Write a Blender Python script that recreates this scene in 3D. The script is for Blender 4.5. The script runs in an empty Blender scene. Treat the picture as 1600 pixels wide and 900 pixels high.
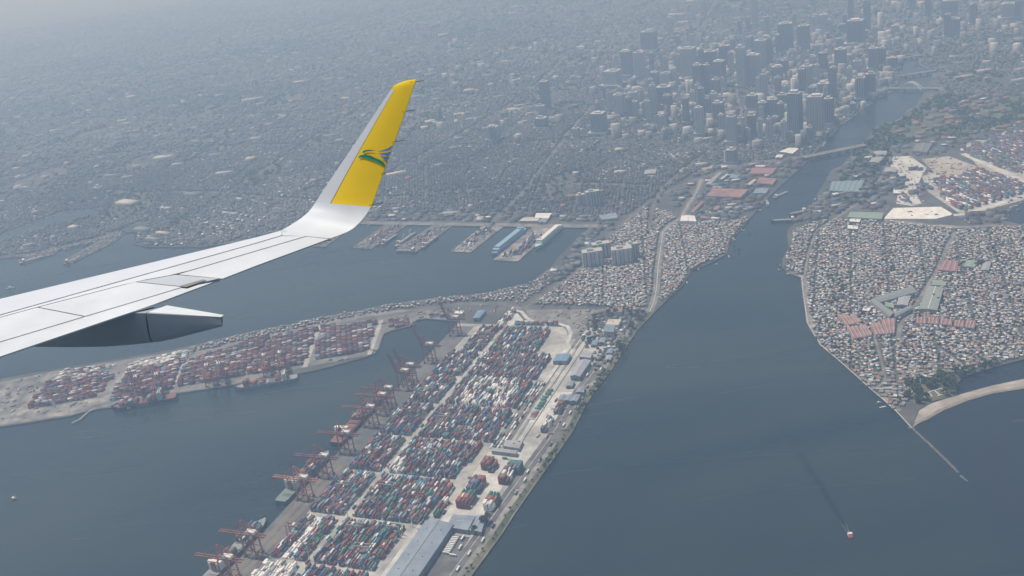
import bpy, bmesh, math, random
import numpy as np
from math import radians, sin, cos, pi, sqrt
from mathutils import Matrix, Vector
random.seed(7); RNG = np.random.default_rng(7)
SC = bpy.context.scene; COL = SC.collection

# ---------------------------------------------------------------- camera
F = 1600.0; CAMH = 1000.0                       # focal length for a 1600 px wide frame, altitude of the aircraft
_d = np.array([1375-800., 4350-450., F]); _d /= np.linalg.norm(_d)      # plumb line in camera axes (right, down, forward)
_Y = np.array([0, 0, 1.]) - _d*_d[2]; _Y /= np.linalg.norm(_Y)
RC = np.array([np.cross(_Y, -_d), _Y, -_d])     # camera axes -> world
cam = bpy.data.cameras.new('camera'); co = bpy.data.objects.new('camera', cam); COL.objects.link(co)
cam.sensor_width = 36.0; cam.lens = 36.0*F/1600; cam.clip_start = 0.1; cam.clip_end = 120000
M3 = Matrix([[RC[i][0], -RC[i][1], -RC[i][2]] for i in range(3)])
co.matrix_world = Matrix.Translation((0, 0, CAMH)) @ M3.to_4x4()
SC.camera = co

# ---------------------------------------------------------------- sky, sun, exposure
SUN_EL, SUN_AZ = 66.0, math.degrees(math.atan2(-0.76, 0.65))
w = bpy.data.worlds.new('World'); SC.world = w; w.use_nodes = True
nt = w.node_tree; bg = nt.nodes['Background']
sky = nt.nodes.new('ShaderNodeTexSky'); sky.sky_type = 'NISHITA'; sky.sun_disc = False
sky.sun_elevation = radians(SUN_EL); sky.sun_rotation = radians(SUN_AZ)
sky.altitude = 0; sky.dust_density = 2.0
nt.links.new(sky.outputs[0], bg.inputs[0]); bg.inputs[1].default_value = 0.10
sl = bpy.data.lights.new('sun', 'SUN'); sl.energy = 5.0; sl.angle = radians(0.53); sl.color = (1, 0.965, 0.915)
so = bpy.data.objects.new('sun', sl); COL.objects.link(so)
_sd = Vector((sin(radians(SUN_AZ))*cos(radians(SUN_EL)), cos(radians(SUN_AZ))*cos(radians(SUN_EL)), sin(radians(SUN_EL))))
so.rotation_euler = (-_sd).to_track_quat('-Z', 'Y').to_euler(); so.location = (0, 0, 1500)
vs = SC.view_settings; vs.view_transform = 'Standard'; vs.look = 'None'; vs.exposure = -0.42; vs.gamma = 1; vs.use_curve_mapping = False
SC.render.engine = 'CYCLES'
cy = SC.cycles; cy.max_bounces = 6; cy.diffuse_bounces = 2; cy.glossy_bounces = 2; cy.transmission_bounces = 2
cy.volume_bounces = 1; cy.transparent_max_bounces = 4; cy.use_denoising = True; cy.caustics_reflective = False; cy.caustics_refractive = False

# ---------------------------------------------------------------- helpers: geometry of the place
def G(px, py, z=2.5):                           # photo pixel -> point of the ground (or of a level z) seen there
    v = RC @ np.array([px-800., py-450., F]); t = (z-CAMH)/v[2]
    return np.array([v[0]*t, v[1]*t, z])
def GP(pts, z=2.5): return np.array([G(x, y, z)[:2] for x, y in pts])
def PX(P):                                      # world -> photo pixel (N,3)
    q = (np.atleast_2d(P)-np.array([0, 0, CAMH])) @ RC
    return np.stack([800+F*q[:, 0]/q[:, 2], 450+F*q[:, 1]/q[:, 2]], 1), q[:, 2]
_q0 = G(350, 897)[:2]; _q1 = G(700, 521)[:2]; U = (_q1-_q0)/np.linalg.norm(_q1-_q0); V = np.array([U[1], -U[0]])
ANG = math.atan2(U[1], U[0])                    # bearing of the long quay
def YD(u, v): return _q0+U*u+V*v                # terminal grid: u along the quay, v inland from its edge
def UV(px, py, z=2.5):
    p = G(px, py, z)[:2]-_q0; return float(p@U), float(p@V)
def inside(P, poly):
    x, y = P[:, 0], P[:, 1]; r = np.zeros(len(P), bool); n = len(poly)
    for i in range(n):
        x1, y1 = poly[i]; x2, y2 = poly[(i+1) % n]
        c = ((y1 > y) != (y2 > y)); r ^= c & (x < (x2-x1)*(y-y1)/((y2-y1) if y2 != y1 else 1e-9)+x1)
    return r
def nearline(P, pts, d):                        # points closer than d to a polyline
    r = np.zeros(len(P), bool)
    for a, b in zip(pts[:-1], pts[1:]):
        a = np.array(a); b = np.array(b); t = np.clip(((P-a)@(b-a))/((b-a)@(b-a)), 0, 1)
        r |= np.linalg.norm(P-(a+t[:, None]*(b-a)), axis=1) < d
    return r

# ---------------------------------------------------------------- helpers: materials
MATS = {}; ALB = [1.05]
def mat(name, col, rough=0.7, noise=0.12, scale=0.2, metal=0.0, attr=False, spec=0.4, bump=0.0, scale2=None, col2=None):
    if name in MATS: return MATS[name]
    m = bpy.data.materials.new(name); m.use_nodes = True; t = m.node_tree; b = t.nodes['Principled BSDF']
    b.inputs['Roughness'].default_value = rough; b.inputs['Metallic'].default_value = metal; b.inputs['Specular IOR Level'].default_value = spec
    tc = t.nodes.new('ShaderNodeTexCoord'); nz = t.nodes.new('ShaderNodeTexNoise'); nz.inputs['Scale'].default_value = scale; nz.inputs['Detail'].default_value = 6
    t.links.new(tc.outputs['Object'], nz.inputs['Vector'])
    mr = t.nodes.new('ShaderNodeMapRange'); mr.inputs[1].default_value = 0.3; mr.inputs[2].default_value = 0.7
    mr.inputs[3].default_value = (1-noise)*ALB[0]; mr.inputs[4].default_value = (1+noise)*ALB[0]
    t.links.new(nz.outputs['Fac'], mr.inputs[0])
    mx = t.nodes.new('ShaderNodeVectorMath'); mx.operation = 'SCALE'
    if attr:
        a = t.nodes.new('ShaderNodeAttribute'); a.attribute_name = 'Col'; src = a.outputs['Color']
    elif col2 is not None:
        n2 = t.nodes.new('ShaderNodeTexNoise'); n2.inputs['Scale'].default_value = scale2 or scale*0.2; n2.inputs['Detail'].default_value = 5
        t.links.new(tc.outputs['Object'], n2.inputs['Vector'])
        r2 = t.nodes.new('ShaderNodeMapRange'); r2.inputs[1].default_value = 0.42; r2.inputs[2].default_value = 0.6; t.links.new(n2.outputs['Fac'], r2.inputs[0])
        mc = t.nodes.new('ShaderNodeMix'); mc.data_type = 'RGBA'; t.links.new(r2.outputs[0], mc.inputs[0])
        mc.inputs[6].default_value = (*col, 1); mc.inputs[7].default_value = (*col2, 1); src = mc.outputs[2]
    else:
        rg = t.nodes.new('ShaderNodeRGB'); rg.outputs[0].default_value = (*col, 1); src = rg.outputs[0]
    t.links.new(src, mx.inputs[0]); t.links.new(mr.outputs[0], mx.inputs['Scale']); t.links.new(mx.outputs[0], b.inputs['Base Color'])
    if bump:
        bp = t.nodes.new('ShaderNodeBump'); bp.inputs['Strength'].default_value = bump; t.links.new(nz.outputs['Fac'], bp.inputs['Height']); t.links.new(bp.outputs[0], b.inputs['Normal'])
    MATS[name] = m; return m
def paint(name, col, **k): return mat(name, col, **{**dict(rough=0.5, noise=0.1, scale=0.35), **k})

# ---------------------------------------------------------------- helpers: meshes
def mesh_np(name, co_, faces, cols=None, mats=(), smooth=False, midx=None):
    """faces: list of arrays (n,k) of vertex indices; cols: list of (n,3) colours"""
    me = bpy.data.meshes.new(name); co_ = np.asarray(co_, np.float32)
    me.vertices.add(len(co_)); me.vertices.foreach_set('co', co_.ravel())
    lv = np.concatenate([np.asarray(f, np.int32).ravel() for f in faces]); tot = np.concatenate([np.full(len(f), f.shape[1], np.int32) for f in map(np.asarray, faces)])
    me.loops.add(len(lv)); me.loops.foreach_set('vertex_index', lv)
    me.polygons.add(len(tot)); me.polygons.foreach_set('loop_start', np.concatenate([[0], np.cumsum(tot)[:-1]]).astype(np.int32))
    if midx is not None: me.polygons.foreach_set('material_index', np.asarray(midx, np.int32))
    me.update(calc_edges=True)
    if cols is not None:
        c = np.concatenate(cols); c4 = np.ones((len(c), 4), np.float32); c4[:, :3] = c
        me.attributes.new('Col', 'FLOAT_COLOR', 'FACE').data.foreach_set('color', c4.ravel())
    for m in mats: me.materials.append(m)
    if smooth: me.polygons.foreach_set('use_smooth', np.ones(len(tot), bool))
    return me
def link(name, me, parent=None, loc=None, rz=None, label=None, cat=None, group=None, kind=None):
    o = bpy.data.objects.new(name, me); COL.objects.link(o)
    if parent is not None: o.parent = parent
    if loc is not None: o.location = loc
    if rz is not None: o.rotation_euler = (0, 0, rz)
    for k, v in (('label', label), ('category', cat), ('group', group), ('kind', kind)):
        if v: o[k] = v
    return o
def thing(name, label, cat, loc=(0, 0, 0), rz=0, group=None): return link(name, None, None, loc, rz, label, cat, group)
class MB:
    """small mesh builder"""
    def __init__(s): s.v = []; s.f = []
    def add(s, vs, fs):
        n = len(s.v); s.v += [tuple(map(float, p)) for p in vs]; s.f += [tuple(i+n for i in f) for f in fs]; return s
    def box(s, x0, x1, y0, y1, z0, z1):
        return s.add([(x0, y0, z0), (x1, y0, z0), (x1, y1, z0), (x0, y1, z0), (x0, y0, z1), (x1, y0, z1), (x1, y1, z1), (x0, y1, z1)],
                     [(3, 2, 1, 0), (4, 5, 6, 7), (0, 1, 5, 4), (1, 2, 6, 5), (2, 3, 7, 6), (3, 0, 4, 7)])
    def bar(s, a, b, w, h=None):
        a = Vector(a); b = Vector(b); d = (b-a).normalized(); h = h or w
        x = d.cross(Vector((0, 0, 1)));  x = Vector((1, 0, 0)) if x.length < 1e-4 else x.normalized(); y = x.cross(d)
        o = [x*w/2+y*h/2, -x*w/2+y*h/2, -x*w/2-y*h/2, x*w/2-y*h/2]
        return s.add([a+k for k in o]+[b+k for k in o], [(0, 1, 2, 3), (7, 6, 5, 4), (0, 4, 5, 1), (1, 5, 6, 2), (2, 6, 7, 3), (3, 7, 4, 0)])
    def prism(s, poly, z0, z1, bottom=True):
        n = len(poly); a = sum(poly[i][0]*poly[(i+1) % n][1]-poly[(i+1) % n][0]*poly[i][1] for i in range(n))
        if a < 0: poly = list(poly)[::-1]
        fs = [tuple(range(n, 2*n))]+[(i, (i+1) % n, n+(i+1) % n, n+i) for i in range(n)]
        if bottom: fs.append(tuple(range(n-1, -1, -1)))
        return s.add([(p[0], p[1], z0) for p in poly]+[(p[0], p[1], z1) for p in poly], fs)
    def cyl(s, c, r, z0, z1, n=10, r1=None):
        r1 = r if r1 is None else r1
        a = [2*pi*i/n for i in range(n)]
        return s.add([(c[0]+r*cos(t), c[1]+r*sin(t), z0) for t in a]+[(c[0]+r1*cos(t), c[1]+r1*sin(t), z1) for t in a],
                     [(i, (i+1) % n, n+(i+1) % n, n+i) for i in range(n)]+[tuple(range(n, 2*n)), tuple(range(n-1, -1, -1))])
    def mesh(s, name, *mats, smooth=False):
        me = bpy.data.meshes.new(name); me.from_pydata(s.v, [], s.f); me.update()
        for m in mats: me.materials.append(m)
        if smooth: me.polygons.foreach_set('use_smooth', [True]*len(me.polygons))
        return me
    def build(s, name, m, parent=None, smooth=False, **k): return link(name, s.mesh(name, m, smooth=smooth), parent, **k)
def copy_tree(o, parent=None):
    c = o.copy(); COL.objects.link(c)
    if parent is not None: c.parent = parent
    for ch in list(o.children): copy_tree(ch, c)
    return c
def box_mass(C, S, A, H, colr, colw, z0=2.5, gable=None):
    """N boxes: centres C(N,2), sizes S(N,2), angle A, height H, roof colour, wall colour; gable = ridge rise (N,) or None"""
    N = len(C); ca, sa = np.cos(A), np.sin(A); z0 = np.broadcast_to(z0, N)
    k = np.array([[-1, -1], [1, -1], [1, 1], [-1, 1]])*0.5
    lx = k[None, :, 0]*S[:, None, 0]; ly = k[None, :, 1]*S[:, None, 1]
    X = C[:, None, 0]+lx*ca[:, None]-ly*sa[:, None]; Yy = C[:, None, 1]+lx*sa[:, None]+ly*ca[:, None]
    b = np.stack([X, Yy, np.repeat(z0[:, None], 4, 1)], 2); t = np.stack([X, Yy, np.repeat((z0+H)[:, None], 4, 1)], 2)
    if gable is None:
        v = np.concatenate([b, t], 1).reshape(-1, 3); o = (np.arange(N)*8)[:, None]
        roof = o+np.array([4, 5, 6, 7]); wl = [o+np.array(q) for q in ([0, 1, 5, 4], [1, 2, 6, 5], [2, 3, 7, 6], [3, 0, 4, 7])]
        return v, [roof]+wl, [colr]+[colw]*4
    e0 = (t[:, 0]+t[:, 3])/2; e1 = (t[:, 1]+t[:, 2])/2; e0[:, 2] += gable; e1[:, 2] += gable
    v = np.concatenate([b, t, e0[:, None], e1[:, None]], 1).reshape(-1, 3); o = (np.arange(N)*10)[:, None]
    fs = [o+np.array(q) for q in ([4, 5, 9, 8], [6, 7, 8, 9], [0, 1, 5, 4], [2, 3, 7, 6], [1, 2, 6, 5], [3, 0, 4, 7])]; tr = [o+np.array(q) for q in ([5, 6, 9], [7, 4, 8])]
    return v, fs+tr, [colr, colr, colw, colw, colw, colw, colw, colw]
def merge(*parts):
    vs, fs, cs, n = [], [], [], 0
    for v, f, c in parts:
        vs.append(v); fs += [np.asarray(q)+n for q in f]; cs += list(c); n += len(v)
    return np.concatenate(vs), fs, cs
def ordinal(n):
    w_ = {1: 'nearest', 2: 'second nearest', 3: 'third nearest', 4: 'fourth nearest', 5: 'fifth nearest', 6: 'sixth nearest', 7: 'seventh nearest', 8: 'eighth nearest', 9: 'ninth nearest', 10: 'tenth nearest'}
    if n in w_: return w_[n]
    return '%d%s nearest' % (n, 'th' if 10 <= n % 100 <= 20 else {1: 'st', 2: 'nd', 3: 'rd'}.get(n % 10, 'th'))
# ================================================================ THE SETTING
def sheet(name, poly, z, m, kind='structure', label=None, cat=None):
    mb = MB(); n = len(poly); a = sum(poly[i][0]*poly[(i+1) % n][1]-poly[(i+1) % n][0]*poly[i][1] for i in range(n))
    if a < 0: poly = list(poly)[::-1]
    mb.add([(p[0], p[1], z) for p in poly], [tuple(range(n))]); return mb.build(name, m, kind=kind, label=label, cat=cat)
def strip(name, pts, wd, z, m, off=0.0, kind='structure'):
    pts = [np.array(p, float) for p in pts]; L = []; R = []
    for i, p in enumerate(pts):
        d = pts[min(i+1, len(pts)-1)]-pts[max(i-1, 0)]; d /= np.linalg.norm(d); nrm = np.array([-d[1], d[0]])
        L.append(p+nrm*(off+wd/2)); R.append(p+nrm*(off-wd/2))
    n = len(pts); mb = MB(); mb.add([(*p, z) for p in L]+[(*p, z) for p in R], [(n+i, n+i+1, i+1, i) for i in range(n-1)])
    return mb.build(name, m, kind=kind)
def land(name, poly, z, m, **k):
    mb = MB(); mb.prism([tuple(p) for p in poly], -0.5, z, bottom=False); return mb.build(name, m, kind='structure', **k)

# water: dark turbid harbour water, silt plume from the river mouth left of a drifting front
wm = bpy.data.materials.new('harbour_water'); wm.use_nodes = True; t = wm.node_tree; b = t.nodes['Principled BSDF']
b.inputs['Roughness'].default_value = 0.16; b.inputs['IOR'].default_value = 1.33
geo = t.nodes.new('ShaderNodeNewGeometry')
p0 = G(1510, 751, 0)[:2]; p1 = G(1590, 868, 0)[:2]; dd = (p1-p0)/np.linalg.norm(p1-p0); nn = np.array([dd[1], -dd[0]])
if (G(1300, 800, 0)[:2]-p0)@nn > 0: nn = -nn
nz = t.nodes.new('ShaderNodeTexNoise'); nz.inputs['Scale'].default_value = 0.0022; nz.inputs['Detail'].default_value = 5; nz.inputs['Distortion'].default_value = 0.6
mpg = t.nodes.new('ShaderNodeMapping'); mpg.inputs['Rotation'].default_value = (0, 0, 0.9); mpg.inputs['Scale'].default_value = (0.35, 1.3, 1); t.links.new(geo.outputs['Position'], mpg.inputs[0]); t.links.new(mpg.outputs[0], nz.inputs['Vector'])
dt = t.nodes.new('ShaderNodeVectorMath'); dt.operation = 'DOT_PRODUCT'; dt.inputs[1].default_value = (nn[0], nn[1], 0); t.links.new(geo.outputs['Position'], dt.inputs[0])
m1 = t.nodes.new('ShaderNodeMath'); m1.operation = 'MULTIPLY_ADD'; m1.inputs[1].default_value = 40; t.links.new(nz.outputs['Fac'], m1.inputs[0]); t.links.new(dt.outputs['Value'], m1.inputs[2])
mr = t.nodes.new('ShaderNodeMapRange'); c0 = float(p0@nn)+20; mr.inputs[1].default_value = c0-25; mr.inputs[2].default_value = c0+25; t.links.new(m1.outputs[0], mr.inputs[0])
ra = t.nodes.new('ShaderNodeValToRGB'); e = ra.color_ramp.elements
e[0].position = 0.34; e[0].color = (0.006, 0.018, 0.027, 1); e[1].position = 0.68; e[1].color = (0.030, 0.044, 0.042, 1); t.links.new(nz.outputs['Fac'], ra.inputs[0])
mc = t.nodes.new('ShaderNodeMix'); mc.data_type = 'RGBA'; t.links.new(mr.outputs[0], mc.inputs[0]); t.links.new(ra.outputs[0], mc.inputs[6]); mc.inputs[7].default_value = (0.016, 0.024, 0.036, 1)
t.links.new(mc.outputs[2], b.inputs['Base Color'])
n3 = t.nodes.new('ShaderNodeTexNoise'); n3.inputs['Scale'].default_value = 0.12; n3.inputs['Detail'].default_value = 4; t.links.new(geo.outputs['Position'], n3.inputs['Vector'])
bp = t.nodes.new('ShaderNodeBump'); bp.inputs['Strength'].default_value = 0.10; bp.inputs['Distance'].default_value = 1.5; t.links.new(n3.outputs['Fac'], bp.inputs['Height']); t.links.new(bp.outputs[0], b.inputs['Normal'])
n4 = t.nodes.new('ShaderNodeTexNoise'); n4.inputs['Scale'].default_value = 0.006; n4.inputs['Detail'].default_value = 6; n4.inputs['Distortion'].default_value = 1.2; m4 = t.nodes.new('ShaderNodeMapping'); m4.inputs['Rotation'].default_value = (0, 0, -.35); m4.inputs['Scale'].default_value = (.25, 1.6, 1); t.links.new(geo.outputs['Position'], m4.inputs[0]); t.links.new(m4.outputs[0], n4.inputs['Vector'])
r4 = t.nodes.new('ShaderNodeMapRange'); r4.inputs[1].default_value = .35; r4.inputs[2].default_value = .65; r4.inputs[3].default_value = .13; r4.inputs[4].default_value = .29; t.links.new(n4.outputs['Fac'], r4.inputs[0]); t.links.new(r4.outputs[0], b.inputs['Roughness'])
WATER = wm
sheet('water', [(-60000, -8000), (60000, -8000), (60000, 70000), (-60000, 70000)], 0.0, wm)

M_GROUND = mat('city_ground', (0.065, 0.07, 0.066), 0.9, 0.3, 0.02, col2=(0.10, 0.098, 0.09), scale2=0.004)
M_CONC = mat('concrete_yard', (0.43, 0.42, 0.38), 0.9, 0.22, 0.06, col2=(0.31, 0.305, 0.285), scale2=0.012)
M_PALE = mat('pale_concrete', (0.54, 0.53, 0.49), 0.9, 0.2, 0.08, col2=(0.43, 0.42, 0.39), scale2=0.02)
M_ASPH = mat('asphalt', (0.105, 0.105, 0.105), 0.9, 0.15, 0.08, col2=(0.15, 0.148, 0.14), scale2=0.02)
M_ROAD2 = mat('worn_asphalt', (0.155, 0.152, 0.145), 0.9, 0.2, 0.08, col2=(0.22, 0.215, 0.20), scale2=0.02)
M_SAND = mat('sand', (0.40, 0.36, 0.31), 0.95, 0.22, 0.05, col2=(0.32, 0.285, 0.24), scale2=0.015)
M_DUST = mat('dusty_earth', (0.27, 0.258, 0.235), 0.95, 0.45, 0.045, col2=(0.15, 0.148, 0.14), scale2=0.012)
M_GRASS = mat('rough_grass', (0.065, 0.085, 0.045), 0.95, 0.3, 0.05, col2=(0.13, 0.125, 0.08), scale2=0.01)
M_WHITELOT = mat('white_lot', (0.70, 0.69, 0.65), 0.9, 0.15, 0.06)
M_STONE = mat('revetment_stone', (0.22, 0.21, 0.20), 0.9, 0.35, 0.6, bump=0.3)

N_SHORE_A = [(0, 404), (30, 402), (60, 398), (95, 388), (140, 378), (180, 365), (215, 361), (212, 372), (208, 381), (230, 386), (310, 386), (350, 381), (420, 372),
  (480, 362), (530, 352), (567, 350), (598, 351), (900, 356), (922, 356), (905, 368), (890, 385), (872, 402), (864, 414), (840, 433), (827, 443), (809, 445), (785, 451),
  (767, 456), (737, 459), (710, 464), (690, 464), (600, 476), (562, 485), (505, 494), (450, 507), (400, 516), (270, 546), (215, 555), (160, 565), (110, 572), (0, 592), (-150, 625), (-400, 680)]
N_SHORE_B = [(-400, 760), (-150, 690), (0, 667), (60, 658), (110, 650), (140, 641), (172, 637), (280, 614.5), (365, 602), (465, 584), (500, 577), (572, 558), (585, 552), (592, 545),
  (600, 522), (615, 516), (640, 510), (652, 500), (665, 498), (700, 501), (716, 502)]
RIVER_N = [(737, 900), (785, 835), (807, 800), (835, 760), (862, 722), (895, 675), (920, 625), (955, 580), (997, 515), (1030, 480), (1050, 461), (1066, 447), (1082, 422), (1112, 410), (1135, 397),
  (1142, 375), (1155, 361), (1179, 333), (1200, 309), (1245, 267), (1267, 247), (1285, 225), (1310, 200), (1350, 170), (1375, 152), (1407, 137), (1411, 119), (1403, 91), (1420, 85)]
RIVER_S = [(1420, 85), (1434, 87), (1437, 102), (1450, 108), (1456, 112), (1457, 125), (1446, 132), (1446, 142), (1432, 165), (1417, 172), (1405, 186), (1372, 196), (1360, 207), (1350, 222), (1335, 232), (1327, 245),
  (1317, 258), (1300, 265), (1282, 295), (1275, 305), (1282, 311), (1267, 320), (1245, 345), (1230, 360), (1230, 372), (1232, 387), (1222, 405), (1222, 418), (1232, 427), (1252, 434), (1255, 462), (1262, 507), (1282, 540), (1312, 565), (1340, 590), (1362, 610), (1380, 625), (1400, 643), (1424, 669)]
S_REST = [(1436, 640), (1460, 626), (1495, 617), (1493, 600), (1510, 587), (1555, 573), (1600, 561), (1800, 520), (2300, 480)]
gpts = lambda L: [tuple(p) for p in GP(L, 2.5)]
QE = [tuple(YD(u, 0)) for u in (950, 700, 400, 100, -300)]
far_split = tuple(np.array(G(1420, 85)[:2])*9)
NORTH = [(-52000, 62000), (-14000, 14000)]+gpts([(-500, 450)])+gpts(N_SHORE_A)+gpts(N_SHORE_B)+QE+[tuple(YD(-300, 405))]+gpts(RIVER_N)+[far_split]
SOUTH = gpts(RIVER_S)+gpts(S_REST)+[(9000, 4500), (52000, 20000), (52000, 62000), far_split]
land('ground', NORTH, 2.5, M_GROUND); land('ground', SOUTH, 2.5, M_GROUND)
NP_, SP_ = np.array(NORTH), np.array(SOUTH)

# the container terminal on the peninsula
RIV = [UV(*p) for p in RIVER_N[:10]]                       # (u, v) of the river wall
def rv(u): return float(np.interp(u, [r[0] for r in RIV], [r[1] for r in RIV]))
us = list(range(-300, 961, 60))
sheet('terminal_pavement', [tuple(YD(u, 3)) for u in us]+[tuple(YD(u, rv(u)-46)) for u in us[::-1]], 2.6, M_CONC)
sheet('quay_apron', [tuple(YD(u, 2)) for u in (-300, 945)]+[tuple(YD(u, 50)) for u in (945, -300)], 2.75, M_ASPH)
for k, v0 in enumerate((14, 19, 31, 36)):
    sheet('crane_rail', [tuple(YD(u, v0)) for u in (-300, 330)]+[tuple(YD(u, v0+1.6)) for u in (330, -300)], 2.9, mat('rail_strip', (0.30, 0.22, 0.14), 0.9))
us2 = us+[1000, 1040, 1080]
ln = lambda o: [tuple(YD(u, rv(u)-o)) for u in us2]
sheet('road', ln(46)+ln(25)[::-1], 2.7, M_ASPH)
sheet('road_median', ln(36)+ln(35)[::-1], 2.85, M_PALE)
sheet('pavement', ln(25)+ln(15)[::-1], 2.62, M_DUST)
sheet('riverside_verge', ln(15)+ln(2.5)[::-1], 2.66, M_GRASS)
sheet('seawall', ln(2.2)+ln(0.9)[::-1], 3.4, M_DUST)
def uvs(name, u0, u1, v0, v1, z, m): return sheet(name, [tuple(YD(u0, v0)), tuple(YD(u1, v0)), tuple(YD(u1, v1)), tuple(YD(u0, v1))], z, m)
uvs('concrete_apron', 188, 420, 303, 372, 2.72, M_PALE)
uvs('concrete_apron', 520, 660, 340, 392, 2.72, M_PALE)
uvs('aisle', -80, 700, 125, 138, 2.72, M_CONC)
uvs('aisle', -80, 188, 268, 286, 2.72, M_PALE)
uvs('truck_park', -60, 168, 338, 372, 2.72, M_ASPH)
uvs('rail_yard', 430, 700, 300, 332, 2.72, M_DUST)
for k in range(6): uvs('rail_track', 440, 900, 318+k*7, 320.5+k*7, 2.86, M_ASPH if k % 2 else M_PALE)
sheet('truck_yard', gpts([(822, 484), (945, 483), (926, 503), (912, 520), (903, 545), (893, 545), (884, 515), (872, 505), (840, 504), (824, 498)]), 2.7, M_ROAD2)
strip('road', gpts([(800, 484), (815, 487), (824, 498), (838, 504), (870, 505), (887, 510), (892, 520), (886, 540), (872, 570), (850, 600)]), 9, 2.8, M_PALE)
sheet('sand_lot', gpts([(797, 486), (806, 487), (818, 500), (815, 507), (800, 508), (783, 512)]), 2.78, M_PALE)
# isthmus roads
R10 = gpts([(1015, 487), (1022, 470), (1026, 450), (1028, 420), (1031, 395), (1036, 362), (1048, 350), (1064, 341), (1076, 318), (1088, 302), (1096, 280)])
strip('road', R10, 17, 2.72, M_ROAD2); strip('road_median', R10, 1.5, 2.84, M_PALE)
RD2 = gpts([(815, 485), (835, 470), (860, 452), (885, 437), (915, 412), (935, 388), (955, 365), (985, 340), (1010, 318), (1050, 295), (1090, 280), (1130, 268), (1165, 257), (1215, 250), (1267, 243)])
strip('road', RD2, 12, 2.76, M_ASPH)
RD3 = gpts([(310, 557), (450, 524), (560, 500), (640, 487), (720, 475), (790, 474), (815, 484)]); strip('road', RD3, 17, 2.72, M_ASPH)
SEAW = gpts([(567, 348), (700, 350), (900, 353), (935, 353)]); strip('harbour_road', SEAW, 26, 2.72, M_ROAD2)
# left terminal
sheet('terminal_pavement', gpts([(0, 597), (110, 576), (270, 550), (400, 520), (450, 511), (560, 490), (600, 486), (640, 484), (700, 484), (716, 500), (700, 500), (664, 497), (650, 499), (640, 508), (612, 515), (598, 522), (590, 545), (570, 556), (480, 573), (365, 600), (280, 613), (172, 635), (140, 640), (100, 650), (0, 665)]), 2.6, M_ROAD2)
sheet('sand_fill', gpts([(-120, 622), (0, 600), (60, 585), (95, 578), (75, 600), (50, 625), (60, 650), (0, 664), (-120, 684)]), 2.7, M_DUST)
sheet('sand_fill', gpts([(50, 640), (150, 622), (172, 605), (185, 590), (195, 590), (170, 625), (150, 640), (110, 648), (60, 655)]), 2.8, M_DUST)
strip('breakwater', gpts([(112, 661), (125, 655), (136, 645), (150, 637)]), 6, 2.9, M_STONE)
for a_, b_ in (((476, 574), (500, 508)), ((577, 554), (596, 500)), ((417, 553), (432, 522)), ((168, 622), (200, 580)), ((268, 606), (290, 565))):
    strip('road', gpts([a_, b_]), 11, 2.74, M_CONC)
# right bank settlement
strip('promenade', gpts(RIVER_S[28:38]), 10, 2.64, M_DUST, off=7)
strip('seawall', gpts(RIVER_S[29:39]), 1.6, 3.3, M_PALE, off=0.8)
BR1 = gpts([(1262, 505), (1258, 460), (1257, 430), (1262, 400), (1275, 360), (1300, 345), (1340, 318), (1375, 280), (1392, 245)]); strip('road', BR1, 6, 2.7, M_ROAD2)
BR2 = gpts([(1492, 362), (1478, 392), (1463, 425), (1445, 455), (1424, 488), (1408, 506), (1402, 530)]); strip('road', BR2, 10, 2.7, M_ROAD2)
BR3 = gpts([(1366, 525), (1372, 545), (1380, 575), (1383, 595), (1370, 606)]); strip('road', BR3, 5, 2.7, M_ROAD2)
BR4 = gpts([(1468, 545), (1500, 568), (1512, 580)]); strip('road', BR4, 6, 2.7, M_DUST)
BR5 = gpts([(1325, 495), (1340, 520), (1345, 535)])
BR6 = gpts([(1380, 344), (1440, 350), (1500, 355), (1560, 352)]); strip('road', BR6, 15, 2.7, M_DUST)
sheet('white_lot', gpts([(1396, 325), (1470, 323), (1490, 335), (1462, 342), (1380, 342)]), 2.72, M_WHITELOT)
sheet('sand_lot', gpts([(1396, 245), (1422, 244), (1448, 262), (1440, 275), (1430, 300), (1440, 318), (1425, 322), (1400, 318), (1404, 300), (1415, 285), (1398, 268), (1390, 257)]), 2.7, M_PALE)
sheet('sand_lot', gpts([(1440, 249), (1482, 244), (1532, 262), (1520, 270), (1490, 276), (1460, 270)]), 2.72, M_SAND)
sheet('container_depot', gpts([(1440, 275), (1455, 270), (1530, 262), (1500, 228), (1600, 196), (1760, 215), (1760, 280), (1600, 312), (1506, 338), (1450, 300)]), 2.66, M_CONC)
strip('road', gpts([(1490, 336), (1506, 335), (1600, 306), (1760, 262)]), 16, 2.78, M_PALE)
strip('road', gpts([(1505, 240), (1560, 265), (1600, 283), (1700, 330)]), 22, 2.78, M_PALE)
sheet('pond', gpts([(1572, 345), (1568, 338), (1585, 322), (1602, 312), (1700, 290), (1700, 350), (1600, 352)]), 2.9, WATER)
sheet('park_ground', gpts([(1352, 222), (1375, 200), (1410, 190), (1435, 168), (1460, 150), (1600, 150), (1600, 205), (1500, 214), (1420, 222), (1390, 235), (1345, 232)]), 2.64, M_GRASS)
sheet('grass_field', gpts([(1408, 615), (1440, 600), (1470, 590), (1496, 596), (1494, 612), (1470, 622), (1436, 632), (1420, 625)]), 2.66, M_GRASS)
land('sandbar', gpts([(1424, 669), (1436, 660), (1450, 654), (1475, 640), (1512, 625), (1550, 614), (1600, 606), (1700, 588), (1850, 560), (1850, 546), (1700, 572), (1600, 591), (1548, 602), (1487, 619), (1440, 634), (1424, 645), (1417, 660)]), 1.3, M_SAND)
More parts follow.
